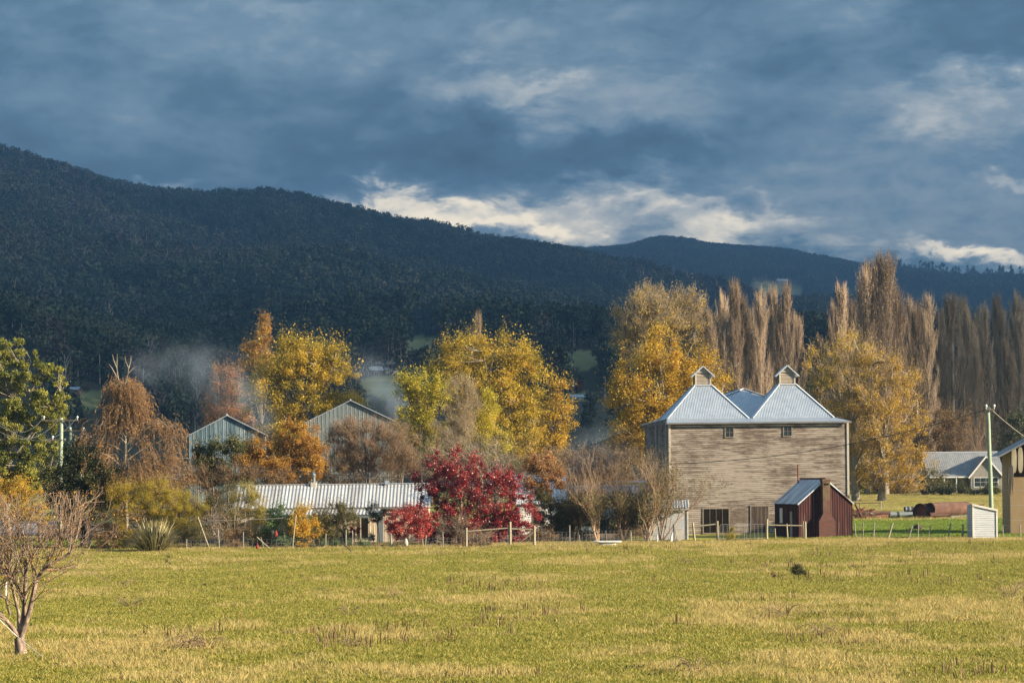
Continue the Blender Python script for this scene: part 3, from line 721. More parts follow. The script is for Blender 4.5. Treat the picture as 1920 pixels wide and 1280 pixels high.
# ---------------------------------------------------------------- poles and cables
def power_pole(name, label, top, base, Y, rad, mat, arms=(), group=None, extra=0):
    a, b2 = P(*top, Y), P(*base, Y); b2.z = float(gz(b2.x, Y)) - .3; b2.y = Y
    root = thing(name, label, 'power pole', (b2.x, Y, b2.z + .3), 0, group); o = Vector((b2.x, Y, b2.z + .3))
    n = 8; pts = [(b2 - o).lerp(a - o, i / n) + Vector((.012 * math.sin(i * 2.1), 0, 0)) for i in range(n + 1)]
    MB().tube(pts, [rad * (1.12 - .25 * i / n) for i in range(n + 1)], 12).build('pole', mat, root, True)
    for y, x0, x1, ins in arms:
        l, r = P(x0, y, Y) - o, P(x1, y, Y) - o
        l.y -= rad + .06; r.y -= rad + .06
        MB().bar(l, r, .1, .12).build('crossarm', M['postdark'], root)
        for t in ins:
            q = l.lerp(r, t); ib = MB(); ib.tube([q + Vector((0, 0, .03)), q + Vector((0, 0, .2)), q + Vector((0, 0, .26)), q + Vector((0, 0, .38)), q + Vector((0, 0, .42))], [.03, .03, .1, .09, .03], 8)
            ib.build('insulator', M['white'], root)
    return root
power_pole('power_pole', 'nearest and thickest of the row of power poles beside the gum tree', (115, 783), (112, 985), 222, .2, M['treated'], ((788, 80, 148, (.05, .97)), (825, 88, 118, (.4,)),), 'power poles by the gum tree')
power_pole('power_pole', 'second of the row of power poles, with a long dark crossarm above the dark bush', (132, 801), (131, 970), 300, .2, M['treated'], ((807, 104, 160, (.04, .5, .96)), (828, 116, 148, (.2, .8))), 'power poles by the gum tree')
power_pole('power_pole', 'farthest and thinnest of the row of power poles, next to the brown weeping tree', (152, 817), (151, 960), 385, .2, M['treated'], ((819, 136, 173, (.05, .95)),), 'power poles by the gum tree')
power_pole('power_pole', 'tall leaning pale green power pole behind the white outhouse', (1852, 762), (1861, 1012), 186, .17, M['treated'], ((768, 1846, 1864, (.1, .95)),))
def cable(label, a, b2, sag, rad, mat='cable', name='power_cable', n=24):
    pts = [a.lerp(b2, i / n) - Vector((0, 0, sag * 4 * (i / n) * (1 - i / n))) for i in range(n + 1)]
    return tag(MB().tube(pts, rad, 5).build(name, M[mat], None, True), label, 'cable')
cable('black service cable swooping from the green pole across the kiln front', P(1848, 768, 186), P(1258, 869, 192), .9, .028)
cable('black service cable running on above the farmhouse roof towards the left', P(1258, 869, 192), P(400, 866, 189), 1.25, .024)
cable('pale thick cable dropping from the green pole to the beige shed roof', P(1854, 763, 186), P(1935, 828, 191), .12, .032, 'postgrey')
cable('pale power wire sagging left from the first insulator of the nearest pole', P(83, 781, 222), P(-40, 760, 150), 1.6, .014, 'wire')
cable('pale power wire sagging left from the middle of the nearest pole top', P(115, 779, 222), P(-45, 775, 150), 1.9, .014, 'wire')
cable('pale power wire sagging behind the nearest pole to its right insulator', P(146, 780, 222), P(-50, 740, 150), 2.6, .014, 'wire')
cable('thin wire between the second and third poles by the gum tree', P(131, 799, 300), P(152, 816, 385), .8, .016, 'wire')
cable('thin wire from the nearest pole crossarm back to the second pole', P(118, 786, 222), P(157, 803, 300), 1.2, .016, 'wire')

# ---------------------------------------------------------------- fences
def fence(label, Y, posts, wires=(), rails=(), braces=(), group=None, name='fence', rad=.06, mat='postgrey', wmat='wire', mesh=None, dY=None):
    """posts: (top px, top py, base px, base py); wires at heights between the first and last post; rails between pixels"""
    dY = dY or (lambda px: Y)
    x0 = P(posts[0][2], 1000, dY(posts[0][2])).x
    root = thing(name, label, 'fence', (x0, dY(posts[0][2]), float(gz(x0, Y))), 0, group); o = root.location.copy()
    feet = []
    for q in posts:
        tx, ty, bx, by = q[:4]; pr = q[4] if len(q) > 4 else rad; pmn = q[5] if len(q) > 5 else mat
        yy = dY(bx); b2 = P(bx, by, yy); hgt = (P(bx, ty, yy) - b2).z; t = P(tx, ty, yy)
        g = float(gz(b2.x, yy)); b2.z = g - .1; t.z = g + hgt
        mb = MB(); mid = b2.lerp(t, .5) + Vector((random.uniform(-.02, .02), 0, 0))
        mb.tube([b2 - o, mid - o, t - o], [pr * 1.05, pr, pr * .92], 8); mb.build('post', M[pmn], root)
        feet.append((b2, t))
    if wires:
        wb = MB()
        for h in wires:
            pts = [Vector((b2.lerp(t, (h + .1) / ((t - b2).length)).x, b2.y - .06, b2.z + .1 + h)) - o for b2, t in feet]
            for a, c in zip(pts[:-1], pts[1:]): wb.tube([a, (a + c) / 2 - Vector((0, 0, .03)), c], .007, 4, False)
        if mesh:
            a, c = feet[0][0], feet[-1][0]; n = int((c - a).length / mesh)
            for i in range(n):
                q = a.lerp(c, i / n) - o; q.z = float(gz(q.x + o.x, q.y + o.y)) - o.z
                wb.tube([q + Vector((0, -.06, wires[0])), q + Vector((0, -.06, wires[-1]))], .004, 3, False)
        wb.build('wires', M[wmat], root)
    for x0, y0, x1, y1 in rails:
        a, c = P(x0, y0, dY(x0)), P(x1, y1, dY(x1)); MB().tube([a - o, c - o], [.055, .05], 8).build('rail', M[mat], root)
    for x0, y0, x1, y1 in braces:
        a, c = P(x0, y0, dY(x0) - .1), P(x1, y1, dY(x1) - .1); MB().tube([a - o, c - o], .03, 6).build('brace', M['postgrey'], root)
    return root
fence('row of thin leaning posts and slack wire along the yard right of the red shed', 182,
      [(1602.5, 988, 1605, 1017.5, .05), (1618.7, 987, 1618, 1019, .04), (1639.6, 989.4, 1637, 1020.6, .05), (1674, 991, 1664, 1022, .075, 'postpale'), (1710.6, 993, 1703, 1019, .05), (1722, 988, 1720.6, 1021, .035),
       (1745, 992, 1740, 1017, .05), (1783, 992, 1777, 1022, .065), (1805.6, 990, 1804.4, 1018.7, .075, 'postpale'), (1837, 993, 1842, 1021, .05, 'postdark'), (1880, 992, 1882, 1019, .04), (1913, 990, 1914, 1018, .05)], (.25, .55, .85, 1.1))
fence('grey timber yard frame with a high rail, two tall posts and a diagonal brace', 176,
      [(874.4, 994, 874.4, 1032, .09, 'postpale'), (956.5, 989, 956.5, 1035, .1, 'postpale'), (1002, 991, 1002, 1030, .09, 'postpale')], (.15, .35, .55, .8, 1.05), ((874, 996, 953, 989.5), (957, 991, 1003, 992)), ((960, 1027, 1001, 997),), mesh=.28, mat='postpale')
fence('netting fence with dark posts running from the timber frame past the white bath', 180,
      [(1002, 992, 1002, 1028, .05), (1068, 976, 1068, 1013, .05), (1086, 992, 1087, 1012, .04), (1135, 990, 1137, 1015, .06, 'postdark'), (1183, 994, 1183, 1015, .05), (1214, 992, 1214, 1016, .06, 'postdark'), (1232, 999, 1232, 1015, .05, 'white'), (1263, 980, 1264, 1017, .07, 'postdark')], (.15, .3, .45, .6, .8, 1.0), mesh=.3)
fence('pale timber stock pen with slanting rails before the kiln doors', 184,
      [(1299, 984, 1303, 1019, .085, 'postpale'), (1345, 979, 1345, 1018, .09, 'postpale'), (1438, 975, 1438, 1014, .1, 'postpale'), (1453, 992, 1454, 1013, .05, 'postpale'), (1475, 985, 1477, 1014, .06), (1506, 983, 1507, 1016, .07, 'postpale'), (1509.7, 983, 1510, 1016, .09, 'postpale')], (), ((1301, 987, 1343, 982), (1440, 984, 1506, 985)), (), mat='postpale')
def tube_gate():
    a, b2 = P(1349, 983, 184), P(1436, 981.5, 184); g0 = P(1349, 1015, 184); root = thing('tube_gate', 'thin grey tubular gate between the stock pen posts', 'gate', (a.x, 184, float(gz(a.x, 184))))
    o = root.location.copy(); z0 = .2; H = a.z - o.z; L = b2.x - a.x; mb = MB()
    for q in ([(0, 0, z0), (0, 0, H - .1), (.1, 0, H), (L - .1, 0, H), (L, 0, H - .1), (L, 0, z0), (0, 0, z0)], [(L * .53, 0, z0), (L * .53, 0, H)]): mb.tube(q, .026, 6)
    mb.build('frame', M['wire'], root)
    wb = MB()
    for i in range(1, 7): wb.tube([(0, 0, z0 + (H - z0) * i / 7), (L, 0, z0 + (H - z0) * i / 7)], .009, 4, False)
    for i in range(1, 12): wb.tube([(L * i / 12, 0.012, z0), (L * i / 12, 0.012, H)], .006, 3, False)
    wb.build('mesh', M['wire'], root)
tube_gate()
fence('garden netting fence of thin crooked stakes in front of the farmhouse', 176,
      [(350, 1015, 350, 1036, .04), (371, 967, 394, 1028, .045, 'postpale'), (409, 995, 411, 1032, .045), (456, 998, 457, 1030, .04), (489, 997, 496, 1020, .03), (555, 957, 548, 1022, .05, 'postpale'), (611, 1002, 611, 1030, .04), (649, 996, 649, 1030, .045), (661, 997, 661, 1030, .035), (732.5, 1004, 735, 1030, .11, 'postgrey'), (791, 998, 793.5, 1024, .04, 'postpale'), (799, 1000, 797, 1024, .04, 'postpale'), (830, 1000, 831, 1030, .04), (874, 1000, 874, 1032, .04)], (.1, .3, .5, .75), mesh=.35)
fence('low rail and thin posts under the dark bush at the left', 182,
      [(30, 1002, 30, 1044, .05), (60, 1004, 60, 1043, .05), (88, 1004, 88, 1042, .05), (130, 1004, 130, 1040, .05), (169, 1003, 167.5, 1041, .06, 'postpale')], (.3, .6), ((120, 1004, 170, 1003.5),))
tag(MB().tube([P(390, 975.5, 175.5), P(460, 974, 175.5), P(531, 971, 175.5)], .022, 6).build('clothes_line', M['postgrey']), 'pale horizontal pole strung between the leaning garden stakes', 'pole')
tag(MB().tube([P(482, 1006.5, 175), P(507, 1029, 174.6)], .045, 6).build('fallen_stake', M['postpale']), 'pale stake lying at a slant against the garden fence', 'stake')
for i, (x, y0, y1, Y, lab) in enumerate(((11, 1083, 1118, 105, 'short white stake in the grass at the left edge behind the apple tree'), (25, 1066, 1096, 118, 'thin grey stake seen just left of the apple branches'), (34, 1064, 1094, 120, 'thin grey stake seen through the apple branches'))):
    a, b2 = P(x, y1, Y), P(x, y0, Y); h = (b2 - a).z; a.z = float(gz(a.x, Y)) - .05
    tag(MB().tube([a, a + Vector((.02, 0, h))], .035, 6).build('stake', M['white' if i == 0 else 'postgrey']), lab, 'stake', 'stakes behind the apple tree')

# ---------------------------------------------------------------- yard objects
def on(px, Y): 
    u, v = unroll(px, 1000); return Vector((u * Y, Y, float(gz(u * Y, Y))))
def bath():
    p = on(1139, 176); root = thing('water_trough', 'old white bath with a wide rim lying in the grass before the bare trees', 'bath', p, .0)
    n = 24; mb = MB(); L, Wd = 1.03, .42
    def ring(a, b2, z, e=.5): return [(a * math.copysign(abs(math.cos(t)) ** e, math.cos(t)), b2 * math.copysign(abs(math.sin(t)) ** e, math.sin(t)), z) for t in [2 * math.pi * i / n for i in range(n)]]
    rs = [ring(.60, .26, .0), ring(.66, .30, .2), ring(.74, .33, .26), ring(L, Wd, .30), ring(L, Wd, .38), ring(L - .08, Wd - .08, .37), ring(.62, .26, .2), ring(.5, .2, .1)]
    v = [q for r in rs for q in r]; f = []
    for k in range(len(rs) - 1):
        for i in range(n): f.append((k * n + i, k * n + (i + 1) % n, (k + 1) * n + (i + 1) % n, (k + 1) * n + i))
    f.append(tuple((len(rs) - 1) * n + i for i in range(n)))
    mb.add(v, f).build('tub', M['white'], root, False)
    MB().tube([(-.9, 0, .38), (-.9, 0, .5), (-.82, 0, .5)], .03, 6).build('tap', M['wire'], root)
bath()
p = on(1100, 175); tag(MB().add([(-.17, -.1, 0), (.17, -.1, 0), (.15, .1, 0), (-.15, .1, 0), (-.1, -.06, .1), (.12, -.05, .08), (.08, .06, .09), (-.08, .05, .1)], [(0, 1, 5, 4), (1, 2, 6, 5), (2, 3, 7, 6), (3, 0, 4, 7), (4, 5, 6, 7)]).build('stone', M['offwhite'], None, loc=p), 'small white stone left of the old bath', 'stone')
def planter():
    p = on(1273, 183.2); mb = MB(); b2, t = .17, .29
    v = [(-b2, -.2, 0), (b2, -.2, 0), (b2, .2, 0), (-b2, .2, 0), (-t + .02, -.26, .92), (t + .1, -.26, .98), (t + .1, .26, .98), (-t + .02, .26, .92)]
    mb.add(v, [(0, 1, 5, 4), (1, 2, 6, 5), (2, 3, 7, 6), (3, 0, 4, 7), (4, 5, 6, 7), (3, 2, 1, 0)])
    tag(mb.build('concrete_tub', M['concrete'], None, loc=p), 'tapered pale concrete tub standing against the lean-to shed', 'tub')
    q = on(1260, 182.8); mb2 = MB(); mb2.tube([(-.1, 0, 0), (-.06, 0, .45), (.05, 0, .75), (.1, 0, .95)], [.09, .08, .07, .05], 8); mb2.tube([(.06, .05, 0), (.06, .05, .5)], .06, 8)
    tag(mb2.build('white_pipe', M['white'], None, loc=q), 'bent white pipe beside the concrete tub', 'pipe')
planter()
def pipe(name, label, a, b2, r, mat, hollow=True, group=None, band=0, k=20):
    a, b2 = Vector(a), Vector(b2); d = (b2 - a).normalized(); mb = MB(); mb.tube([a, b2], r, k, False)
    if hollow:
        mb.tube([b2, a], r * .93, k, False)
        o = len(mb.v)
        n0 = len(mb.v) - 4 * k
        for j in range(k):
            pass
    root = thing(name, label, 'pipe', (a.x, a.y, a.z - r), 0, group); o = root.location
    mb.v = [tuple(Vector(q) - o) for q in mb.v]; mb.build('shell', mat, root, True)
    rb = MB()
    for c, s in ((a, -1), (b2, 1)):
        rb.tube([c - o - d * .02, c - o + d * .02], r * 1.015, k, False); rb.tube([c - o - d * .05, c - o + d * .05], r * .91, k, False)
    rb.build('rim', mat, root)
    for i in range(band):
        c = a.lerp(b2, (i + .6) / (band + 1)) - o; MB().tube([c - d * .13, c + d * .13], r * 1.02, k, False).build('band', M['black'], root)
    MB().tube([a - o + d * .3, a - o + d * .32], r * .92, k).build('inside', M['rustdeep'] if 'rust' in name else M['dark'], root) if hollow else None
    return root
GP = 'rusty pipes dumped in the yard'
Yp = 232
def pp(px, py, Y=Yp): return P(px, py, Y)
pipe('rusty_pipe', 'long fat rusty tank pipe resting on the grey pipe', pp(1744, 955, 231.5), pp(1812, 953, 234.5), .70, M['rust'], True, GP)
pipe('rusty_ring', 'rusty open pipe ring nearest the scrap heap, leftmost of the two', pp(1725, 960.5), pp(1733, 960.5, 232.4), .92, M['rust'], True, GP)
pipe('rusty_ring', 'rusty open pipe ring pressed against the long tank pipe', pp(1735.5, 960.5), pp(1742, 960.5, 232.3), .92, M['rust'], True, GP)
pipe('grey_pipe', 'pale grey pipe lying under the right end of the rusty tank', pp(1781, 973.5, 230.6), pp(1815, 971, 232), .34, M['greysheet'], True, GP)
pipe('grey_pipe', 'pale grey pipe with dark bands lying behind the rings', pp(1697, 954, 238), pp(1728, 954, 238.4), .26, M['greysheet'], True, GP, 3)
pipe('grey_pipe', 'long grey pipe running from the scrap heap to the rings', pp(1666, 964, 234), pp(1722, 964, 234.6), .27, M['greysheet'], True, GP, 1)
pipe('rusty_pipe', 'thin rusty pipe lying on the scrap heap, topmost', pp(1612, 960.5, 233), pp(1668, 961.5, 233.4), .2, M['rust'], True, GP)
pipe('rusty_pipe', 'dark rusty pipe lying beneath the topmost scrap pipe', pp(1630, 967.5, 232.6), pp(1667, 967.5, 233), .2, M['rustdeep'], True, GP)
def duct():
    a = pp(1744.5, 974, 230.8); L = 1.75; root = thing('rusty_duct', 'six sided rusty duct lying in front of the fat tank pipe', 'duct', (a.x, a.y, float(gz(a.x, a.y))), .05, GP)
    MB().tube([(0, 0, .3), (L, 0, .3)], .34, 6).build('shell', M['rust'], root)
    MB().tube([(-.03, 0, .3), (.05, 0, .3)], .36, 6, False).tube([(L - .05, 0, .3), (L + .03, 0, .3)], .36, 6, False).build('flange', M['rustdeep'], root)
duct()
def scrap():
    p = pp(1625, 972, 231); g = float(gz(p.x, p.y)); root = thing('scrap_heap', 'tangled heap of rusty bars and old machinery beside the red shed', 'scrap heap', (p.x, p.y, g), 0)
    rr = random.Random(3)
    for nm, mt, n in (('bars', 'rustdeep', 18), ('rails', 'rust', 10), ('timbers', 'postgrey', 7)):
        mb = MB()
        for i in range(n):
            x, z = rr.uniform(-1.4, 1.3), rr.uniform(.05, .9); a = rr.uniform(-.5, .5) + (rr.choice((0, 0, 1.1, -1.1)) if nm == 'bars' else 0); l = rr.uniform(.4, 1.1)
            y = rr.uniform(-.5, .8); mb.bar((x - l * math.cos(a), y, max(.04, z - l * math.sin(a))), (x + l * math.cos(a), y + rr.uniform(-.3, .3), max(.05, z + l * math.sin(a))), rr.uniform(.05, .11), rr.uniform(.05, .16))
        mb.build(nm, M[mt], root)
    wh = MB()
    for i in range(12):
        a = 2 * math.pi * i / 12; c = 2 * math.pi * (i + 1) / 12; wh.bar((-.6 + .42 * math.cos(a), -.6, .42 + .42 * math.sin(a)), (-.6 + .42 * math.cos(c), -.6, .42 + .42 * math.sin(c)), .05)
        if i % 2 == 0: wh.bar((-.6, -.6, .42), (-.6 + .42 * math.cos(a), -.6, .42 + .42 * math.sin(a)), .025)
    wh.build('iron_wheel', M['rustdeep'], root)
scrap()
def lumps(name, label, cat, p, items, mat, seed=1):
    mb = MB(); rr = random.Random(seed)
    for x, y, z, r, h in items:
        k = 9; ring = [(x + r * (1 + rr.uniform(-.25, .25)) * math.cos(2 * math.pi * i / k), y + r * (1 + rr.uniform(-.25, .25)) * math.sin(2 * math.pi * i / k)) for i in range(k)]
        top = [(x + (qx - x) * .65 + rr.uniform(-.05, .05), y + (qy - y) * .65, z + h * rr.uniform(.75, 1.1)) for qx, qy in ring]
        mid = [(qx * 1.0, qy, z + h * .5 * rr.uniform(.7, 1.2)) for qx, qy in ring]
        v = [(qx, qy, z) for qx, qy in ring] + mid + top
        mb.add(v, [(i, (i + 1) % k, k + (i + 1) % k, k + i) for i in range(k)] + [(k + i, k + (i + 1) % k, 2 * k + (i + 1) % k, 2 * k + i) for i in range(k)] + [tuple(2 * k + i for i in range(k))])
    return tag(mb.build(name, mat, None, loc=p), label, cat)
lumps('tree_stump', 'black burnt tree stump in the shaded green yard', 'stump', on(1720, 203), [(0, 0, -.05, .32, .62), (-.4, 0, -.05, .28, .25), (.22, -.1, -.05, .25, .4)], M['barkdark'])
def small_fence():
    fence('dark rail on short posts before the two plane tree trunks', 262, [(1612, 938, 1612, 950, .05, 'postdark'), (1651, 940, 1651, 953, .08, 'postgrey')], (), ((1598, 943, 1651, 942),), mat='postdark')
    fence('dark post and rail fence along the front of the grey cottage', 322, [(1735, 916, 1735, 931, .07), (1782, 916, 1782, 931, .07), (1838, 917, 1838, 931, .07), (1880, 917, 1880, 931, .07)], (), ((1725, 918, 1885, 918),), mat='postdark')
    fence('short dark rail running behind the white outhouse roof', 245, [(1826, 944, 1826, 958, .05, 'postdark'), (1843, 945, 1843, 960, .06, 'postdark')], (), ((1823, 949, 1846, 945),), mat='postdark')
small_fence()
def trailer():
    p = on(1086, 196); root = thing('farm_trailer', 'small grey farm trailer with black wheels behind the netting fence', 'trailer', p, .15)
    MB().box(-.5, .95, -.5, .5, .52, .62).box(-.5, .95, -.5, -.46, .62, .9).box(-.5, .95, .46, .5, .62, .9).box(-.5, -.46, -.46, .46, .62, .9).build('tray', M['greysheet'], root)
    for s in (-1, 1):
        wb = MB(); wb.tube([(-.55, s * .52 - .1, .36), (-.55, s * .52 + .1, .36)], .36, 16).build('wheel', M['black'], root)
    MB().tube([(.95, 0, .55), (1.6, 0, .4)], .05, 6).build('drawbar', M['wire'], root)
trailer()
def cloth(name, label, px, py0, py1, wpx, Y, mat, cat, seed):
    a, b2 = P(px, py0, Y), P(px, py1, Y); h = (a - b2).z; hw = wpx / F * Y / 2; rr = random.Random(seed); mb = MB(); k = 10; rs = []
    for t, s in ((0, .25), (.15, .55), (.4, .8), (.7, 1.0), (.92, .85), (1, .3)):
        rs.append([(hw * s * math.cos(2 * math.pi * i / k) * (1 + rr.uniform(-.2, .2)), hw * .5 * s * math.sin(2 * math.pi * i / k), -h * t + rr.uniform(-.03, .03)) for i in range(k)])
    v = [q for r in rs for q in r]; f = [(r * k + i, (r + 1) * k + i, (r + 1) * k + (i + 1) % k, r * k + (i + 1) % k) for r in range(len(rs) - 1) for i in range(k)]
    mb.add(v, f + [tuple(range(k)), tuple((len(rs) - 1) * k + i for i in range(k))][:2])
    return tag(mb.build(name, mat, None, True, loc=a), label, cat)
M['redcloth'] = pm('red_cloth', [(.20, .025, .02), (.30, .05, .035)], 3)
cloth('hanging_bag', 'creamy white bag hanging on the garden fence', 761, 1009, 1023, 9, 175.6, M['concrete'], 'bag', 4)
cloth('red_cloth', 'red cloth hanging in the garden before the orange bush', 517.5, 994, 1005, 5.5, 174.8, M['redcloth'], 'cloth', 5)
cloth('red_cone', 'small red cone standing at the foot of the garden fence', 482.5, 1019, 1029, 5.5, 174.6, M['redcloth'], 'cone', 8)
a = P(817, 1023, 175); tag(MB().tube([a + Vector((.42 * math.cos(t), .05 * math.sin(3 * t), .42 * math.sin(t))) for t in [math.pi * 1.15 * i / 20 - .25 for i in range(21)]], .022, 5).build('hoop', M['wire']), 'grey half hoop of pipe standing in the dry weeds', 'hoop')
a = P(641, 1037, 166); g0 = on(660, 166)
tag(MB().tube([Vector((a.x, 166, g0.z + .72)), Vector((a.x + .33, 166, g0.z + .5)), Vector((a.x + .62, 166, g0.z + .2)), g0 + Vector((0, 0, -.05))], [.03, .04, .05, .06], 7).build('fallen_branch', M['barkdark']), 'black curved dead branch sticking out of the grass', 'branch')

# ---------------------------------------------------------------- ground and hills
def grid_mesh(name, xs_fn, ys, nx, zf, mat, attr=None):
    ys = np.asarray(ys); V = []
    t = np.linspace(-1, 1, nx)
    X = np.stack([xs_fn(y) * t for y in ys]); Y = np.repeat(ys[:, None], nx, 1); Z = zf(X, Y)
    V = np.stack([X, Y, Z], -1).reshape(-1, 3)
    i = np.arange((len(ys) - 1) * nx).reshape(len(ys) - 1, nx)[:, :-1].ravel()
    Fc = np.stack([i, i + 1, i + nx + 1, i + nx], 1)
    me = mesh_np(name, V, Fc, mat, None, True)
    if attr is not None:
        at = me.attributes.new('mask', 'FLOAT', 'POINT'); at.data.foreach_set('value', attr(X, Y, Z).ravel().astype(np.float32))
    return link(name, me)
def field_mat():
    m, t, bs = newmat('field')
    c = t.n('ShaderNodeNewGeometry').outputs['Position']
    n1 = t.noise(t.scale(c, (1, .75, 0)), .16, 5, .62, .3); n2 = t.noise(c, 1.3, 5, .65, .2); n3 = t.noise(c, 9.0, 3, .6)
    k = t.m('ADD', t.m('ADD', t.m('MULTIPLY', n1, .50), t.m('MULTIPLY', n2, .36)), t.m('MULTIPLY', n3, .14))
    col = t.ramp(k, [(.33, (.08, .095, .016)), (.45, (.175, .17, .026)), (.54, (.285, .24, .058)), (.66, (.41, .315, .12))])
    t.put(bs.inputs['Base Color'], col); bs.inputs['Roughness'].default_value = .95; bs.inputs['Specular IOR Level'].default_value = .1
    bp = t.n('ShaderNodeBump'); bp.inputs['Strength'].default_value = .6; bp.inputs['Distance'].default_value = .12; t.put(bp.inputs['Height'], t.m('ADD', n2, n3)); t.put(bs.inputs['Normal'], bp.outputs[0])
    return m
M['field'] = field_mat()
ground = grid_mesh('ground', lambda y: max(60, y * .42 + 30), np.concatenate([np.linspace(-60, 20, 12), np.linspace(24, 425, 300)]), 240, gz, M['field'])
tag(ground, 'grassy paddock of straw and green grass', kind='structure')
CLEAR = [(792, 651, 44, 20), (1095, 674, 52, 20), (1455, 541, 52, 13), (712, 726, 48, 22), (165, 752, 42, 20), (1090, 742, 26, 9), (640, 622, 22, 9)]
def clearmask(u, v, grow=0.0):
    px = 960 + F * (u * cr - v * sr); py = YH - F * (u * sr + v * cr); m = np.zeros(np.shape(u))
    wob = (fbm(px / 16.0, py / 10.0, 3, 5) - .5) * 2.2
    for x, y, rx, ry in CLEAR: m = np.maximum(m, ((px - x) / (rx + grow)) ** 2 + ((py - y) / (ry + grow)) ** 2 < 1 + wob)
    return m
def hill_mat():
    m, t, bs = newmat('hills')
    c = t.n('ShaderNodeNewGeometry').outputs['Position']; mk = t.n('ShaderNodeAttribute', attribute_name='mask').outputs['Fac']
    a = t.ramp(t.noise(c, .02, 5, .6), [(.35, (.022, .028, .014)), (.65, (.055, .05, .03))])
    b2 = t.ramp(t.noise(c, .035, 4, .6), [(.35, (.15, .155, .06)), (.65, (.27, .235, .10))])
    t.put(bs.inputs['Base Color'], t.mix(mk, a, b2)); bs.inputs['Roughness'].default_value = .95; bs.inputs['Specular IOR Level'].default_value = .1
    return m
hills = grid_mesh('hills', lambda y: y * .36 + 30, np.concatenate([np.linspace(418, 1200, 130), np.linspace(1210, 2700, 110), np.linspace(2730, 5000, 70)]), 520, lambda X, Y: hz(X, Y) - .25 * (Y < 426), hill_mat(), lambda X, Y, Z: clearmask(X / Y, (Z - CH) / Y))
tag(hills, 'dark forested hills', kind='structure')
def sheet(name, label, px0, px1, Y0, Y1, mat, lift=.02, nx=60, ny=20, edge=1.0):
    ys = np.linspace(Y0, Y1, ny); t = np.linspace(0, 1, nx)
    u0, u1 = unroll(px0, 1000)[0], unroll(px1, 1000)[0]
    X = np.stack([(u0 + (u1 - u0) * t) * y for y in ys]); Y = np.repeat(ys[:, None], nx, 1)
    Y = Y + (vnoise(X / 1.7, Y / 3.0, 9) - .5) * edge; Z = gz(X, Y) + lift
    i = np.arange((ny - 1) * nx).reshape(ny - 1, nx)[:, :-1].ravel()
    return tag(link(name, mesh_np(name, np.stack([X, Y, Z], -1).reshape(-1, 3), np.stack([i, i + 1, i + nx + 1, i + nx], 1), mat, None, True)), label, kind='structure')
M['soil'] = pm('soil', [(.05, .033, .02), (.12, .075, .04), (.17, .12, .07)], .9, rough=.95, coord='Object')
M['lawn'] = pm('lawn', [(.075, .12, .012), (.13, .19, .02), (.19, .21, .04)], .45, rough=.95, detail=6)
M['gravel'] = pm('gravel', [(.15, .15, .16), (.24, .24, .25)], .6)
sheet('garden_bed', 'brown soil and leaf litter along the garden fence', 335, 1215, 176.3, 188, M['soil'], .02)
sheet('garden_shade_sheet', 'dark litter-brown sheet standing for shade between the farmhouse and the garden trees', 70, 1175, 188, 240, M['soil'], .035, 70, 30, 2)  # soil-dark sheet over the grass stands in for shade under the trees
sheet('lawn', 'bright green yard grass beside the red shed', 1560, 1935, 183, 236, M['lawn'], .025, 60, 40, 3)
sheet('driveway', 'grey driveway behind the apple tree', -60, 108, 212, 250, M['gravel'], .03)

# ---------------------------------------------------------------- plant building kit
def unit(v): return v / np.maximum(np.linalg.norm(v, axis=1, keepdims=True), 1e-9)
def frusta(p0, p1, r0, r1, k=3):
    p0, p1 = np.asarray(p0, float).reshape(-1, 3), np.asarray(p1, float).reshape(-1, 3); n = len(p0)
    r0 = np.broadcast_to(np.asarray(r0, float), (n,)); r1 = np.broadcast_to(np.asarray(r1, float), (n,))
    d = unit(p1 - p0); ref = np.where(np.abs(d[:, 2:3]) > .9, np.array([[1., 0, 0]]), np.array([[0, 0, 1.]]))
    x = unit(np.cross(d, ref)); y = np.cross(d, x); a = 2 * np.pi * np.arange(k) / k
    off = x[:, None] * np.cos(a)[None, :, None] + y[:, None] * np.sin(a)[None, :, None]
    V = np.concatenate([p0[:, None] + off * r0[:, None, None], p1[:, None] + off * r1[:, None, None]], 1).reshape(-1, 3)
    b = (np.arange(n) * 2 * k)[:, None]; j = np.arange(k); j2 = (j + 1) % k
    Fc = np.stack([b + j, b + j2, b + k + j2, b + k + j], -1).reshape(-1, 4)
    return V, Fc
def leafquads(c, size, asp=.6, droop=0.0, flat=0.0):
    n = len(c); a = rng.normal(size=(n, 3)); a[:, 2] = a[:, 2] * (1 - flat) - droop * 2; a = unit(a)
    b = unit(np.cross(a, rng.normal(size=(n, 3)))); s = np.broadcast_to(np.asarray(size, float), (n,))[:, None] * rng.uniform(.7, 1.3, (n, 1))
    V = np.stack([c + a * s, c + b * s * asp, c - a * s, c - b * s * asp], 1).reshape(-1, 3)
    return V, np.arange(4 * n).reshape(n, 4)
def join(parts):
    V, Fc, o = [], [], 0
    for v, f in parts:
        V.append(v); Fc.append(f + o); o += len(v)
    return np.concatenate(V), np.concatenate(Fc)
def bez(a, b, c, n):
    t = np.linspace(0, 1, n)[:, None]; return (1 - t) ** 2 * a + 2 * t * (1 - t) * b + t ** 2 * c
def pathseg(pts, r0, r1, k=5):
    n = len(pts); r = np.linspace(r0, r1, n); return frusta(pts[:-1], pts[1:], r[:-1], r[1:], k)
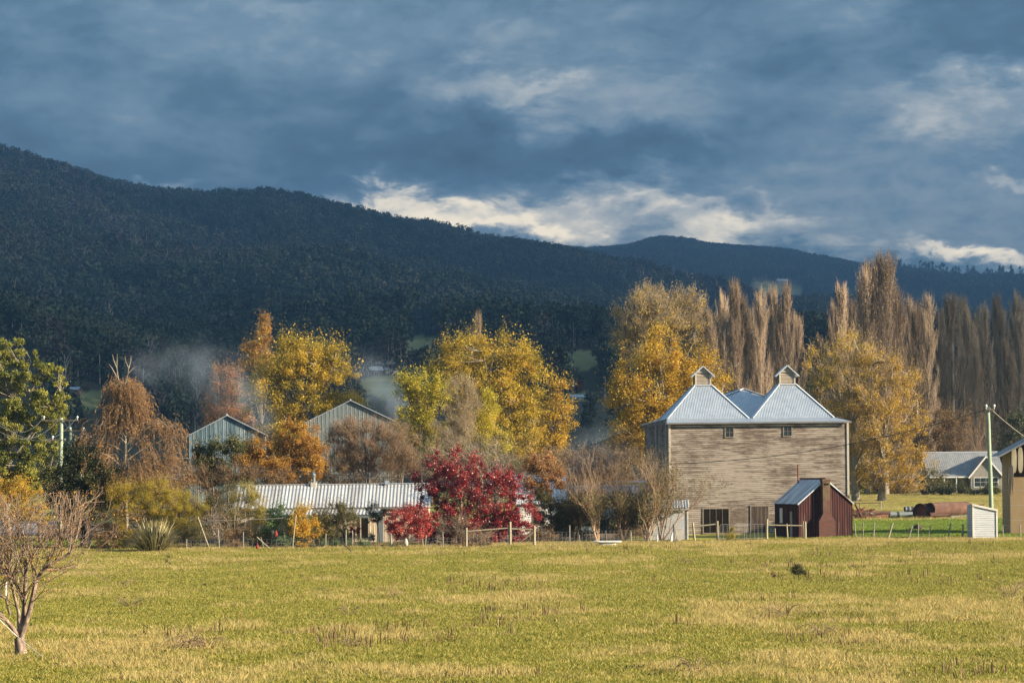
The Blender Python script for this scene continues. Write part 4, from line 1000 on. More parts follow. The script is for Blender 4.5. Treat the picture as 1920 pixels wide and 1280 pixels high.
LM = {
 'gum': leafmat('gum_leaves', [(.06, .075, .016), (.15, .165, .03), (.30, .285, .045), (.42, .37, .08)]),
 'darkgreen': leafmat('dark_leaves', [(.012, .018, .007), (.028, .036, .010), (.055, .06, .014), (.12, .11, .03)], .2, .5, .3),
 'olive': leafmat('olive_leaves', [(.05, .05, .018), (.10, .095, .03), (.17, .145, .04), (.26, .19, .06)]),
 'yellow': leafmat('yellow_leaves', [(.085, .075, .012), (.26, .20, .02), (.48, .34, .03), (.66, .48, .055), (.50, .26, .035)]),
 'golden': leafmat('golden_leaves', [(.09, .06, .012), (.27, .17, .018), (.50, .32, .026), (.66, .45, .05), (.50, .24, .03)]),
 'bright': leafmat('bright_yellow_leaves', [(.13, .115, .015), (.36, .31, .028), (.58, .49, .05), (.55, .40, .05)]),
 'orange': leafmat('orange_leaves', [(.10, .045, .014), (.27, .125, .024), (.44, .23, .035), (.54, .33, .06)]),
 'rustleaf': leafmat('rust_leaves', [(.17, .065, .028), (.30, .12, .04), (.40, .18, .06), (.35, .22, .09)]),
 'red': leafmat('red_leaves', [(.022, .006, .007), (.085, .008, .012), (.26, .014, .020), (.46, .034, .036), (.46, .14, .09)], .3, .4, .5),
 'brown': leafmat('brown_leaves', [(.10, .06, .028), (.19, .115, .05), (.30, .185, .07), (.34, .22, .09)]),
 'pale': leafmat('pale_tan_leaves', [(.20, .14, .055), (.38, .27, .085), (.54, .39, .125), (.50, .32, .09)]),
 'weep': leafmat('weeping_leaves', [(.12, .06, .024), (.27, .145, .05), (.40, .225, .075), (.46, .29, .10)]),
 'feather': leafmat('feather_leaves', [(.15, .14, .02), (.28, .24, .03), (.38, .30, .04), (.42, .27, .035)]),
 'valley': leafmat('valley_leaves', [(.018, .026, .016), (.035, .045, .024), (.055, .062, .032), (.08, .075, .045)], .2),
 'kale': leafmat('garden_leaves', [(.05, .10, .02), (.11, .18, .03), (.16, .22, .10), (.2, .25, .14)]),
 'flax': leafmat('flax_leaves', [(.05, .048, .02), (.16, .14, .055), (.36, .31, .16), (.50, .44, .27)], .2, .4, .5),
 'straw': leafmat('straw', [(.27, .21, .065), (.43, .34, .12), (.53, .43, .19)], .4),
 'green': leafmat('grass_blades', [(.085, .115, .014), (.185, .19, .024), (.295, .26, .046), (.42, .335, .10)], .4),
 'lawn': leafmat('lawn_blades', [(.06, .11, .008), (.12, .19, .012), (.19, .255, .025), (.27, .28, .05)], .4),
 'dock': leafmat('dock_stalks', [(.075, .045, .022), (.13, .075, .035), (.21, .14, .065)], .2),
}
def plant(name, label, cat, root, crown, trunk, lm, bark, group=None, extra=()):
    r = thing(name, label, cat, root, 0, group)
    if trunk is not None: link('trunk', mesh_np('trunk', trunk[0], trunk[1], M[bark], None, True), r)
    if crown is not None:
        V, Fc, t = crown; link('crown', mesh_np('crown', V, Fc, LM[lm], t), r)
    for nm, (V, Fc), mt in extra: link(nm, mesh_np(nm, V, Fc, M[mt]), r)
    return r
LX = 4.6; LS = .57; BX = 1.12
def inblobs(blobs, n, shell=.45):
    w_ = np.array([b[3] * b[4] * b[5] for b in blobs]) ** .75; idx = rng.choice(len(blobs), n, p=w_ / w_.sum())
    B = np.array(blobs)[idx]; d = unit(rng.normal(size=(n, 3))); r = rng.uniform(shell ** 2, 1, (n, 1)) ** .5
    return B[:, :3] + d * r * B[:, 3:6], idx
def tree(name, label, cat, foot, blobs, lm, leaf, nleaf, nclump, clump, bark='bark', tr=.3, limbs=9, group=None, shell=.4, droop=0., tshift=0., tgrad=0., asp=.6, twig=.02, stems=1, bare=0, flat=0., dep=.75, trunkmix=None, edge=.05, tw2=0, twmat='twiggrey', spike=1.0, bx=None):
    """foot (px, Y); blobs in photo pixels (px, py, rx, ry[, depth shift m])"""
    Y = foot[1]; root = on(foot[0], Y); rt = np.array(root); B = []
    for q in blobs:
        dy = q[4] if len(q) > 4 else rng.uniform(-.3, .3) * q[2] / F * Y
        c = np.array(P(q[0], q[1], Y)) - rt; c[1] += dy; B.append((c[0], c[1], c[2], q[2] / F * Y * (bx or BX), q[2] / F * Y * dep * (bx or BX), q[3] / F * Y * (bx or BX)))
    nclump = int(nclump * 1.35); C, ci = inblobs(B, nclump, shell); ok = C[:, 2] > .15; C = C[ok]; ci = ci[ok]; nclump = len(C); nleaf = int(nleaf * LX)
    # leaves
    li = rng.integers(0, nclump, nleaf); cs = clump * rng.uniform(.35, 1.15, nclump)
    L = C[li] + rng.normal(size=(nleaf, 3)) * (cs[li] * .55)[:, None] * np.array([1, 1, .8])
    up_ = (rng.random(nleaf) < .16) & (C[li][:, 2] > np.percentile(C[:, 2], 55)); L[up_] += np.stack([rng.normal(size=up_.sum()) * .12, rng.normal(size=up_.sum()) * .12, np.abs(rng.normal(size=up_.sum())) * 1.0 + .2], 1) * clump * spike
    stray = rng.random(nleaf) < edge; L[stray] += rng.normal(size=(stray.sum(), 3)) * clump * .9
    L = L[L[:, 2] > .03]; n = len(L); li = li[:n] if n == nleaf else rng.integers(0, nclump, n)
    zmin, zmax = L[:, 2].min(), L[:, 2].max()
    ct = rng.uniform(-.30, .30, nclump)
    t = .52 + tshift + ct[li] + rng.normal(size=n) * .21 + tgrad * (L[:, 0] / max(1e-3, np.abs(L[:, 0]).max()))
    V, Fc = leafquads(L, leaf * LS * rng.choice([.55, .75, .9, 1.1], n), asp, droop, flat)
    # trunk, limbs, twigs
    segs = []; top = np.percentile(C[:, 2], 75); mid = np.array([np.median(C[:, 0]), np.median(C[:, 1]), top])
    cands = []
    for s in range(stems):
        b0 = np.array([rng.uniform(-.25, .25) * (stems > 1) * tr * 5, rng.uniform(-.25, .25) * (stems > 1), -.15])
        e = mid * np.array([.7, .7, .95]) + (rng.normal(size=3) * mid[2] * .18 if stems > 1 else 0)
        pts = bez(b0, np.array([b0[0] + e[0] * .12, b0[1], e[2] * .5]), e, 9) + np.concatenate([[np.zeros(3)], rng.normal(size=(8, 3)) * tr * .28])
        r_ = tr * (1 if stems == 1 else rng.uniform(.6, 1)); rr_ = r_ * np.linspace(1, .22, 9); rr_[0] *= 1.35
        segs.append(frusta(pts[:-1], pts[1:], rr_[:-1], rr_[1:], 8)); cands.append((pts, rr_))
    mains = C[rng.choice(nclump, min(limbs, nclump), replace=False)]
    anchors = [cands[0][0][3:]]; 
    for g in mains:
        pts, rr_ = cands[rng.integers(0, stems)]
        k = int(np.clip(np.interp(g[2] * .62, pts[:, 2], np.arange(9)) + rng.uniform(-.8, .5), 2, 7))
        s0 = pts[k]; m_ = (s0 + g) / 2 + np.array([0, 0, .10 * np.linalg.norm(g - s0)]) + rng.normal(size=3) * .12 * np.linalg.norm(g - s0) * .5
        q = bez(s0, m_, g, 6); segs.append(pathseg(q, rr_[k] * .55, twig * 1.2, 5)); anchors.append(q[1:])
    A = np.concatenate(anchors)
    dd = ((C[:, None] - A[None]) ** 2).sum(-1) + np.where(A[None, :, 2] > C[:, None, 2] + .3, 30, 0); a0 = A[dd.argmin(1)]
    mm = (a0 + C) / 2 + np.array([0, 0, -.03]) * np.linalg.norm(C - a0, axis=1, keepdims=True) + rng.normal(size=C.shape) * .08 * np.linalg.norm(C - a0, axis=1, keepdims=True)
    segs.append(frusta(a0, mm, twig * 1.3, twig * .9, 3)); segs.append(frusta(mm, C, twig * .9, twig * .4, 3))
    ex = []
    if tw2:
        qi = rng.integers(0, nclump, tw2); d = unit(unit(C[qi] - np.array([0, 0, top * .45])) + rng.normal(size=(tw2, 3)) * .6 + np.array([0, 0, .3])); ln = clump * rng.uniform(.5, 1.7, (tw2, 1))
        sp = C[qi] + rng.normal(size=(tw2, 3)) * clump * .4
        ex.append(('twigs', frusta(sp, sp + d * ln, twig * .5, twig * .2, 3), twmat))
    return plant(name, label, cat, root, (V, Fc, t), join(segs), lm, bark, group, ex)

# ---- left trees
tree('gum_tree', 'big dark green gum tree with rounded leaf clumps at the left edge', 'tree', (15, 226),
     [(18, 650, 22, 16), (-10, 668, 30, 22), (45, 672, 26, 15), (70, 700, 30, 17), (20, 700, 30, 17), (-20, 720, 34, 22), (98, 695, 17, 12), (108, 722, 17, 14), (55, 728, 30, 16), (30, 750, 32, 18), (90, 752, 28, 16), (120, 752, 16, 15), (-5, 770, 40, 20), (62, 770, 32, 18), (104, 776, 26, 15), (25, 795, 38, 20), (75, 805, 30, 18), (-15, 825, 40, 22), (45, 840, 40, 22), (90, 845, 30, 20), (15, 870, 42, 24), (70, 880, 34, 22), (-20, 890, 40, 25), (40, 910, 45, 22)],
     'gum', .22, 26000, 330, .40, 'barkpale', .42, 22, shell=.62, droop=.35, tshift=-.02, twig=.035, asp=.4, edge=.02, spike=.2, bx=1.06)
tree('dark_bush', 'dense dark green glossy bush tree with low dark trunks behind the apple tree', 'tree', (160, 184),
     [(150, 850, 40, 26), (120, 890, 34, 30), (170, 890, 50, 34), (200, 905, 30, 30), (130, 930, 40, 30), (180, 945, 40, 30), (140, 965, 34, 20)], 'darkgreen', .12, 11000, 110, .5, 'barkdark', .22, 10, stems=3, tshift=-.02)
tree('orange_bush', 'orange yellow bush at the left edge under the gum tree', 'bush', (35, 205), [(0, 925, 40, 28), (45, 915, 34, 20), (70, 935, 22, 22), (20, 955, 45, 26), (60, 965, 30, 20)], 'golden', .10, 4500, 60, .45, 'barkdark', .06, 8, stems=3, tshift=.15)
tree('olive_bush', 'dull brown green bush under the gum tree beside the driveway', 'bush', (60, 260), [(40, 905, 60, 24), (100, 900, 40, 24), (0, 930, 40, 20)], 'olive', .2, 3000, 50, .7, 'bark', .1, 6, stems=2, tshift=-.1)

def weeping(label, foot, top, tops, mains, nstr, lm, lean=0):
    """pale trunked weeping tree with a bare antlered head"""
    Y = foot[1]; root = on(foot[0], Y); rt = np.array(root); q = lambda px, py, d=0: np.array(P(px, py, Y)) - rt + np.array([0, d, 0])
    tp = q(*top); segs = []; base = np.array([0, 0, -.2])
    pts = bez(base, np.array([tp[0] + .1, 0, tp[2] * .5]), tp, 12) + np.concatenate([[np.zeros(3)], rng.normal(size=(11, 3)) * .05]); segs.append(pathseg(pts, .17, .045, 8))
    for chain in tops:
        pc = np.array([q(*c) for c in chain]); segs.append(pathseg(pc, .045, .014, 5))
    anch = []
    for px, py, px2, py2, d in mains:
        a, b2 = q(px, py), q(px2, py2, d); a[0] = np.interp(a[2], pts[:, 2], pts[:, 0]); c = (a + b2) / 2 + np.array([0, 0, .22 * np.linalg.norm(b2 - a)])
        pb = bez(a, c, b2, 8); segs.append(pathseg(pb, .065, .02, 5)); anch.append(pb[2:])
        for _ in range(3):
            s0 = pb[rng.integers(2, 7)]; e = s0 + np.array([rng.normal() * .9, rng.normal() * .9, rng.uniform(-.3, .7)]); p2 = bez(s0, (s0 + e) / 2 + np.array([0, 0, .25]), e, 5); segs.append(pathseg(p2, .02, .008, 4)); anch.append(p2[1:])
    A = np.concatenate(anch); st = A[rng.integers(0, len(A), nstr)] + rng.normal(size=(nstr, 3)) * np.array([.3, .3, .34])
    ln = rng.uniform(.2, 1.25, (nstr, 1)); out = unit(st * np.array([1, 1, 0]) + 1e-3) * rng.uniform(.0, .55, (nstr, 1)); dn = out + np.concatenate([rng.normal(size=(nstr, 2)) * .12, -ln], 1)
    ln_ok = np.minimum(1, (st[:, 2:3] - .3) / ln); dn = dn * np.clip(ln_ok, .1, 1)
    m_ = st + dn * .45 + out * .35; tw = join([frusta(st, m_, .009, .007, 3), frusta(m_, st + dn, .007, .004, 3)])
    nl = nstr * 7; i = rng.integers(0, nstr, nl); tt = rng.uniform(.05, 1, (nl, 1)); Lc = st[i] + (m_ - st)[i] * np.minimum(1, tt * 2) + (st + dn - m_)[i] * np.maximum(0, tt * 2 - 1) + rng.normal(size=(nl, 3)) * .04
    V, Fc = leafquads(Lc, .062, .5, .8); ct = rng.uniform(-.2, .2, nstr)
    return plant('weeping_tree', label, 'tree', root, (V, Fc, .45 + ct[i] + rng.normal(size=nl) * .15), join(segs), lm, 'barkpale', None, [('twigs', tw, 'twigbrown')])
weeping('tall brown weeping tree with a bare forked top left of the blue grey shed', (237, 184), (231, 735), [[(231, 735), (240, 700), (241, 690)], [(241, 690), (236, 678), (234, 668)], [(241, 690), (245, 678), (246, 667)], [(231, 735), (226, 715), (218, 705)], [(218, 705), (210, 690), (204, 682)], [(222, 712), (219, 690), (220, 663)], [(219, 690), (213, 675), (211, 664)], [(240, 700), (250, 690), (255, 687)]],
        [(231, 740, 215, 722, .2), (231, 745, 236, 716, -.2), (231, 745, 250, 735, -.3), (232, 770, 262, 742, .4), (232, 775, 202, 760, -.4), (232, 790, 282, 768, -.6), (233, 800, 200, 775, .6), (233, 815, 282, 790, .3), (233, 830, 185, 800, -.3), (233, 835, 315, 790, .6), (233, 850, 330, 800, -.5), (234, 850, 175, 830, .5), (234, 865, 352, 820, .3), (234, 880, 340, 850, -.7), (234, 885, 195, 850, -.8), (235, 900, 365, 860, .5), (235, 905, 320, 870, 1.0), (235, 905, 190, 880, .9), (235, 910, 290, 850, -1.1), (235, 915, 260, 870, 1.2), (235, 930, 350, 900, -.5), (235, 925, 215, 890, -1.2), (231, 755, 222, 728, .1), (231, 760, 246, 728, .2), (232, 800, 262, 760, -.2), (233, 820, 208, 790, .2), (234, 900, 150, 880, .6), (236, 940, 330, 930, .9), (236, 945, 200, 930, .9), (236, 935, 370, 890, -.6)], 3500, 'weep')
tree('brown_thicket', 'dull brown thicket filling the space behind the feathery bush', 'bush', (290, 200), [(200, 925, 50, 40), (270, 930, 50, 40), (340, 930, 46, 44), (390, 950, 40, 40), (150, 940, 50, 40), (230, 970, 60, 30), (330, 975, 60, 30), (180, 1000, 60, 20), (250, 1005, 60, 20), (320, 1005, 60, 20), (120, 995, 40, 22)], 'brown', .11, 11000, 130, .6, 'bark', .1, 14, stems=5, tshift=-.2, tw2=2500, twmat='twigbrown')
tree('dark_thicket', 'dark green thicket behind the tangled bare bush', 'bush', (420, 196), [(390, 960, 30, 30), (430, 950, 36, 40), (470, 960, 36, 40), (450, 985, 50, 26)], 'olive', .10, 4500, 70, .5, 'bark', .08, 9, stems=3, tshift=-.25)
tree('feathery_bush', 'feathery yellow green bush with orange left side behind the flax', 'bush', (300, 180), [(232, 925, 26, 16), (265, 918, 26, 14), (300, 920, 34, 20), (335, 935, 28, 18), (250, 945, 34, 18), (300, 955, 40, 20), (345, 962, 26, 20), (375, 945, 14, 20), (225, 975, 14, 22), (340, 985, 30, 24), (300, 995, 40, 20), (240, 1000, 24, 18), (370, 985, 18, 20)], 'feather', .075, 24000, 150, .42, 'barkdark', .05, 14, stems=4, asp=.3, tgrad=-.25, tshift=.12, shell=.3)
def flax():
    root = on(286, 173); n = 460; a = rng.uniform(0, 2 * np.pi, n); lean = rng.uniform(.03, 1.15, n) ** .8; ln = rng.uniform(1.7, 3.1, n); V, Fc, t = [], [], []
    for i in range(n):
        d = np.array([math.cos(a[i]), math.sin(a[i]), 0]); s = np.array([-d[1], d[0], 0]); b0 = d * rng.uniform(0, .9) * np.array([1.2, .7, 0]); tw = rng.uniform(.6, 1.3)
        e = lean[i]; w0 = .035 * tw
        pts = [b0, b0 + (d * math.sin(e) * .5 + np.array([0, 0, math.cos(e) * .55])) * ln[i], b0 + (d * (math.sin(e) * 1.05) + np.array([0, 0, math.cos(e) * .9 - .12 * e])) * ln[i]]
        ws = [w0, w0 * 1.2, .004]; o = len(V)
        for p_, w_ in zip(pts, ws): V += [p_ - s * w_, p_ + s * w_]
        Fc += [(o, o + 1, o + 3, o + 2), (o + 2, o + 3, o + 5, o + 4)]; tt = rng.uniform(0, 1); t += [tt * .8, tt]
    r = thing('flax_bush', 'spiky flax bush of stiff straw and dark green blades at the paddock edge', 'bush', root)
    link('blades', mesh_np('blades', np.array(V), np.array(Fc), LM['flax'], np.array(t)), r)
flax()

def grow(p, d, L, r, lev, segs, tips, up=.15, spread=.55, kids=(2, 4), n=3):
    q = p
    for i in range(n):
        d = d + np.random.default_rng(rng.integers(1 << 30)).normal(size=3) * .13 + np.array([0, 0, up * .3]); d = d / np.linalg.norm(d)
        e = q + d * L / n; segs.append((q, e, r * (1 - .45 * i / n), r * (1 - .45 * (i + 1) / n)))
        if lev > 0 and i > 0 or lev > 1:
            for _ in range(int(rng.integers(*kids))):
                s = rng.normal(size=3); s -= d * s.dot(d); s /= np.linalg.norm(s); dd = d * (1 - spread * .5) + s * spread + np.array([0, 0, up]); dd /= np.linalg.norm(dd)
                if lev > 0: grow(e, dd, L * rng.uniform(.5, .8), r * .5, lev - 1, segs, tips, up, spread, kids, n)
        q = e
    tips.append(q)
def bare(name, label, cat, foot, H, stems, spread, lev=3, r=.06, up=.2, bark='twiggrey', leaf=None, nleaf=0, lsize=.05, lspread=.25, lowleaf=False, group=None, lean=(0, 0), kids=(1, 3), fan=.5, tshift=0., sink=.1, foot3=None):
    root = foot3 or on(*foot); segs, tips = [], []
    for s in range(stems):
        a = rng.uniform(0, 2 * np.pi); d = np.array([math.cos(a) * fan * rng.uniform(.3, 1) + lean[0], math.sin(a) * fan * rng.uniform(.3, 1) + lean[1], 1.0]); d /= np.linalg.norm(d)
        grow(np.array([math.cos(a) * .1 * stems * .3, math.sin(a) * .1 * stems * .3, -sink]), d, H * .62 * rng.uniform(.8, 1.1), r * rng.uniform(.7, 1), lev, segs, tips, up, spread, kids)
    S = np.array([np.concatenate([a, b2, [c, d]]) for a, b2, c, d in segs]); S = S[(S[:, 2] > -.2)]
    zt = np.percentile(S[:, 5], 99.5); S[:, :6] *= H / zt; rr_ = np.maximum(S[:, 6:8], .004)
    crown = None; T = None
    if leaf:
        base = S[:, 3:6]; wgt = (base[:, 2] < H * .55) if lowleaf else (base[:, 2] > H * .25)
        base = base[wgt]; L = base[rng.integers(0, len(base), nleaf)] + rng.normal(size=(nleaf, 3)) * lspread; V, Fc = leafquads(L, lsize, .6); crown = (V, Fc, .45 + tshift + rng.normal(size=nleaf) * .22)
    thick = rr_[:, 0] > .02; parts = []
    if thick.any(): parts.append(frusta(S[thick, :3], S[thick, 3:6], rr_[thick, 0], rr_[thick, 1], 6))
    thin = ~thick
    return plant(name, label, cat, root, crown, join(parts) if parts else None, leaf, bark, group, [('twigs', frusta(S[thin, :3], S[thin, 3:6], rr_[thin, 0], rr_[thin, 1], 3), bark)] if thin.any() else ())
bare('tangled_bush', 'tangled bare grey brown bush with curving branches left of the farmhouse roof', 'bush', (415, 180), 4.3, 7, .75, 3, .05, .05, 'twiggrey', 'brown', 900, .05, .2, fan=1.0)
tree('yellow_shrub', 'sparse olive yellow shrub leaning against the left end of the farmhouse', 'bush', (470, 181), [(455, 925, 26, 18), (480, 945, 26, 24), (470, 975, 28, 24), (440, 965, 20, 24), (492, 985, 16, 20)], 'feather', .08, 5200, 60, .4, 'bark', .06, 9, stems=3, tshift=-.08, asp=.4, tw2=300)
tree('climbing_bush', 'round bush half green and half bright orange in front of the farmhouse', 'bush', (545, 179), [(515, 965, 20, 18), (530, 985, 34, 26), (562, 975, 26, 22), (572, 1000, 24, 20), (510, 1005, 20, 18), (545, 1010, 34, 14)], 'kale', .10, 2600, 50, .4, 'bark', .06, 6, stems=2, tshift=-.1)
tree('orange_creeper', 'bright orange yellow leaves spilling over the right half of the green bush', 'creeper', (566, 178), [(560, 958, 20, 12, -.3), (575, 975, 22, 16, -.4), (585, 995, 16, 16, -.4), (560, 990, 18, 20, -.7), (592, 1008, 12, 10, -.4)], 'golden', .085, 2200, 34, .35, 'bark', .05, 5, stems=2, tshift=.25)
tree('grey_green_bush', 'grey green garden bush with bare twigs poking up over the farmhouse eave', 'bush', (630, 179), [(630, 965, 34, 26), (615, 990, 30, 22), (648, 985, 26, 26), (632, 1005, 38, 16), (600, 975, 12, 16)], 'olive', .075, 6500, 80, .38, 'bark', .05, 9, stems=3, tshift=-.12, tw2=300)
bare('bare_shrub', 'thin bare twigs standing up against the farmhouse roof', 'bush', (605, 180), 4.2, 4, .5, 2, .03, .3, 'twigbrown', 'rustleaf', 160, .06, .1, fan=.5)
tree('golden_tree', 'golden orange weeping leaved tree behind the left part of the farmhouse', 'tree', (550, 208), [(560, 815, 34, 22), (585, 830, 26, 28), (550, 850, 40, 28), (500, 840, 36, 22), (480, 865, 44, 24), (530, 880, 45, 20), (590, 870, 22, 22), (450, 855, 22, 22)], 'orange', .11, 15000, 130, .5, 'bark', .2, 12, stems=2, droop=.4, tshift=.12, shell=.3)
tree('laurel_tree', 'dark green leafy tree in front of the blue grey shed', 'tree', (400, 206), [(385, 850, 24, 18), (420, 835, 28, 12), (440, 840, 26, 14), (375, 870, 20, 20), (410, 875, 34, 20), (395, 895, 36, 16)], 'darkgreen', .14, 5000, 60, .5, 'bark', .15, 8, tshift=.15)
tree('brown_hedge', 'dark brown leafless hedge behind the left end of the farmhouse roof', 'hedge', (425, 200), [(400, 895, 30, 20), (440, 890, 30, 18), (480, 893, 26, 14), (520, 895, 30, 12)], 'brown', .09, 3000, 60, .45, 'bark', .08, 8, stems=4, tshift=-.3, tw2=700, twmat='twigbrown')
tree('brown_tree', 'dense dark brown twiggy tree in front of the pale grey gabled shed', 'tree', (690, 212), [(650, 810, 36, 28), (690, 825, 46, 34), (640, 850, 34, 30), (680, 865, 50, 28), (735, 850, 34, 34), (760, 870, 30, 24)], 'brown', .075, 9000, 140, .55, 'bark', .2, 14, stems=3, tshift=-.25, tw2=6000, twig=.022, twmat='twigbrown', shell=.1)
tree('tan_shrub', 'thin tan leaved tree between the brown tree and the bright yellow tree', 'tree', (755, 222), [(745, 815, 26, 28), (765, 850, 26, 34), (740, 870, 24, 24)], 'brown', .1, 2600, 60, .5, 'bark', .1, 9, tshift=.15, tw2=1200)
# ---- big yellow trees
tree('plane_tree', 'large yellow plane tree behind the two grey gabled sheds', 'tree', (580, 288), [(570, 672, 62, 34), (520, 690, 50, 40), (615, 675, 50, 38), (635, 710, 48, 46), (560, 725, 75, 52), (500, 735, 48, 46), (640, 765, 42, 40), (585, 780, 70, 46), (520, 790, 46, 36), (560, 830, 70, 36), (540, 648, 20, 18), (585, 650, 22, 14)],
     'yellow', .19, 17000, 210, .95, 'barkpale', .4, 16, tshift=-.05, twig=.04, shell=.45)
tree('rust_tree', 'orange rust coloured sparse tree left of the large plane tree, in the chimney smoke', 'tree', (425, 300), [(400, 700, 16, 12), (425, 715, 26, 24), (440, 755, 34, 36), (410, 760, 24, 32), (450, 800, 34, 34), (415, 800, 28, 24)], 'rustleaf', .17, 3600, 80, .9, 'bark', .25, 12, tshift=.08, tw2=900, twig=.03)
tree('golden_spire', 'narrow golden poplar spire rising above the left plane tree', 'tree', (493, 312), [(496, 603, 8, 18), (494, 630, 14, 24), (490, 660, 18, 26), (480, 672, 18, 22), (470, 660, 16, 22), (462, 690, 14, 14), (505, 680, 16, 20)], 'orange', .16, 2800, 70, .7, 'bark', .2, 12, tshift=.2, tw2=500, twig=.025)
tree('plane_tree', 'broad yellow plane tree in the middle, behind the red creeper', 'tree', (900, 284), [(865, 665, 52, 30), (925, 655, 52, 28), (975, 670, 40, 28), (860, 710, 60, 40), (925, 705, 70, 46), (985, 705, 42, 42), (1005, 740, 22, 22), (940, 765, 75, 48), (870, 770, 60, 44), (985, 785, 36, 42), (960, 825, 50, 36), (830, 690, 28, 24), (1005, 690, 16, 14)],
     'yellow', .19, 19000, 230, .95, 'barkpale', .4, 16, tshift=-.03, twig=.04, shell=.45)
tree('orange_yellow_tree', 'smaller orange yellow tree just right of the broad middle plane tree', 'tree', (1040, 270), [(1045, 725, 18, 14), (1058, 722, 14, 10), (1045, 760, 26, 26), (1040, 800, 30, 30), (1035, 840, 34, 30), (1065, 800, 16, 22)], 'golden', .17, 3600, 70, .8, 'bark', .2, 9, tshift=-.08, twig=.03)
tree('bright_yellow_tree', 'bright lemon yellow tree with dark limbs in front of the middle plane tree', 'tree', (790, 236), [(765, 715, 20, 14), (795, 722, 30, 20), (760, 750, 24, 26), (800, 760, 34, 30), (775, 795, 34, 30), (825, 730, 22, 20), (815, 800, 26, 26), (790, 830, 34, 22)], 'bright', .14, 6500, 120, .62, 'barkdark', .22, 16, tshift=-.05, twig=.035, shell=.35)
tree('lemon_tree', 'narrow vivid yellow green tree in the centre beside the brown twigs', 'tree', (912, 232), [(912, 745, 14, 16), (915, 775, 20, 26), (905, 805, 26, 24), (930, 830, 24, 24), (890, 800, 18, 20)], 'bright', .12, 5200, 70, .5, 'bark', .12, 9, tshift=.12, twig=.02)
tree('pale_twig_tree', 'tan twiggy tree between the two bright yellow trees in the centre', 'tree', (865, 230), [(860, 735, 26, 26), (865, 775, 34, 34), (850, 820, 40, 34)], 'pale', .09, 3800, 90, .6, 'barkpale', .16, 12, tshift=-.05, tw2=3500, twig=.02)
bare('wide_bare_tree', 'wide leafless grey brown tree spreading above the red creeper', 'tree', (915, 205), 9.6, 8, .6, 4, .09, .06, 'twiggrey', 'olive', 500, .07, .25, fan=1.15, kids=(1, 3))
tree('rear_tree', 'pale yellow tree low behind the bare tree, right of the lemon tree', 'tree', (985, 236), [(975, 845, 24, 30), (1000, 830, 18, 26), (985, 870, 30, 20)], 'yellow', .13, 2600, 50, .6, 'bark', .12, 7, tshift=.05)
# ---- right side planes
tree('plane_tree', 'dense golden plane tree standing left of the hop kiln', 'tree', (1225, 258), [(1220, 665, 36, 32), (1255, 680, 52, 36), (1190, 700, 40, 40), (1310, 690, 40, 36), (1235, 735, 75, 44), (1175, 755, 36, 42), (1300, 745, 60, 40), (1215, 800, 75, 42), (1160, 800, 22, 34), (1190, 840, 60, 36), (1250, 845, 50, 40), (1340, 720, 30, 26), (1240, 630, 22, 18)],
     'golden', .17, 19000, 220, .9, 'barkpale', .4, 14, tshift=.0, twig=.04, shell=.45)
tree('tall_pale_tree', 'tall airy tan leaved tree above the golden plane tree', 'tree', (1250, 318), [(1245, 565, 56, 28), (1195, 585, 40, 30), (1295, 585, 40, 34), (1235, 605, 70, 34), (1175, 625, 26, 26), (1300, 625, 40, 34), (1210, 650, 50, 36), (1160, 640, 14, 12)], 'pale', .17, 9500, 200, .9, 'barkpale', .4, 18, tshift=-.03, tw2=4500, twig=.04, shell=.35)
tree('plane_tree', 'golden plane tree with a mottled trunk directly right of the hop kiln', 'tree', (1606, 296), [(1590, 660, 50, 34), (1550, 690, 40, 36), (1615, 700, 46, 40), (1560, 740, 50, 44), (1600, 770, 46, 44), (1600, 820, 44, 40), (1612, 870, 40, 30), (1560, 790, 34, 34)],
     'yellow', .16, 6500, 200, .9, 'barkpale', .46, 16, tshift=.04, tw2=1500, twig=.05, twmat='twigtan')
tree('plane_tree', 'orange yellow plane tree with pale limbs, farthest right of the four plane trees', 'tree', (1654, 294), [(1650, 690, 40, 30), (1690, 720, 34, 34), (1650, 750, 56, 44), (1700, 780, 36, 40), (1655, 810, 60, 44), (1715, 830, 32, 36), (1670, 870, 60, 36), (1725, 870, 26, 26), (1640, 890, 40, 24), (1690, 905, 40, 16)],
     'golden', .15, 8500, 230, .85, 'barkpale', .46, 18, tshift=.0, tw2=1500, twig=.05, twmat='twigtan')
tree('olive_tree', 'dull olive tree between the right plane tree and the green pole', 'tree', (1775, 345), [(1765, 790, 30, 26), (1790, 800, 28, 28), (1745, 820, 30, 28), (1780, 835, 34, 24)], 'brown', .17, 3600, 60, .9, 'bark', .22, 9, tshift=-.05)
tree('evergreen_tree', 'dark evergreen tree behind the beige shed roof', 'tree', (1905, 345), [(1905, 800, 26, 24), (1890, 830, 24, 28), (1925, 820, 30, 40), (1885, 870, 22, 26), (1915, 880, 30, 34)], 'darkgreen', .22, 3600, 60, .9, 'bark', .22, 8, tshift=.05)
tree('garden_bush', 'olive bush hiding the left porch of the grey cottage', 'bush', (1752, 322), [(1745, 895, 20, 20), (1762, 905, 18, 18), (1738, 912, 20, 16)], 'olive', .15, 1400, 40, .6, 'bark', .1, 6, stems=2, tshift=-.05, tw2=200)
bare('bare_tree', 'reddish bare tree standing behind the green power pole', 'tree', (1838, 340), 12, 6, .5, 3, .09, .3, 'twigbrown', 'rustleaf', 300, .08, .2, fan=.5)
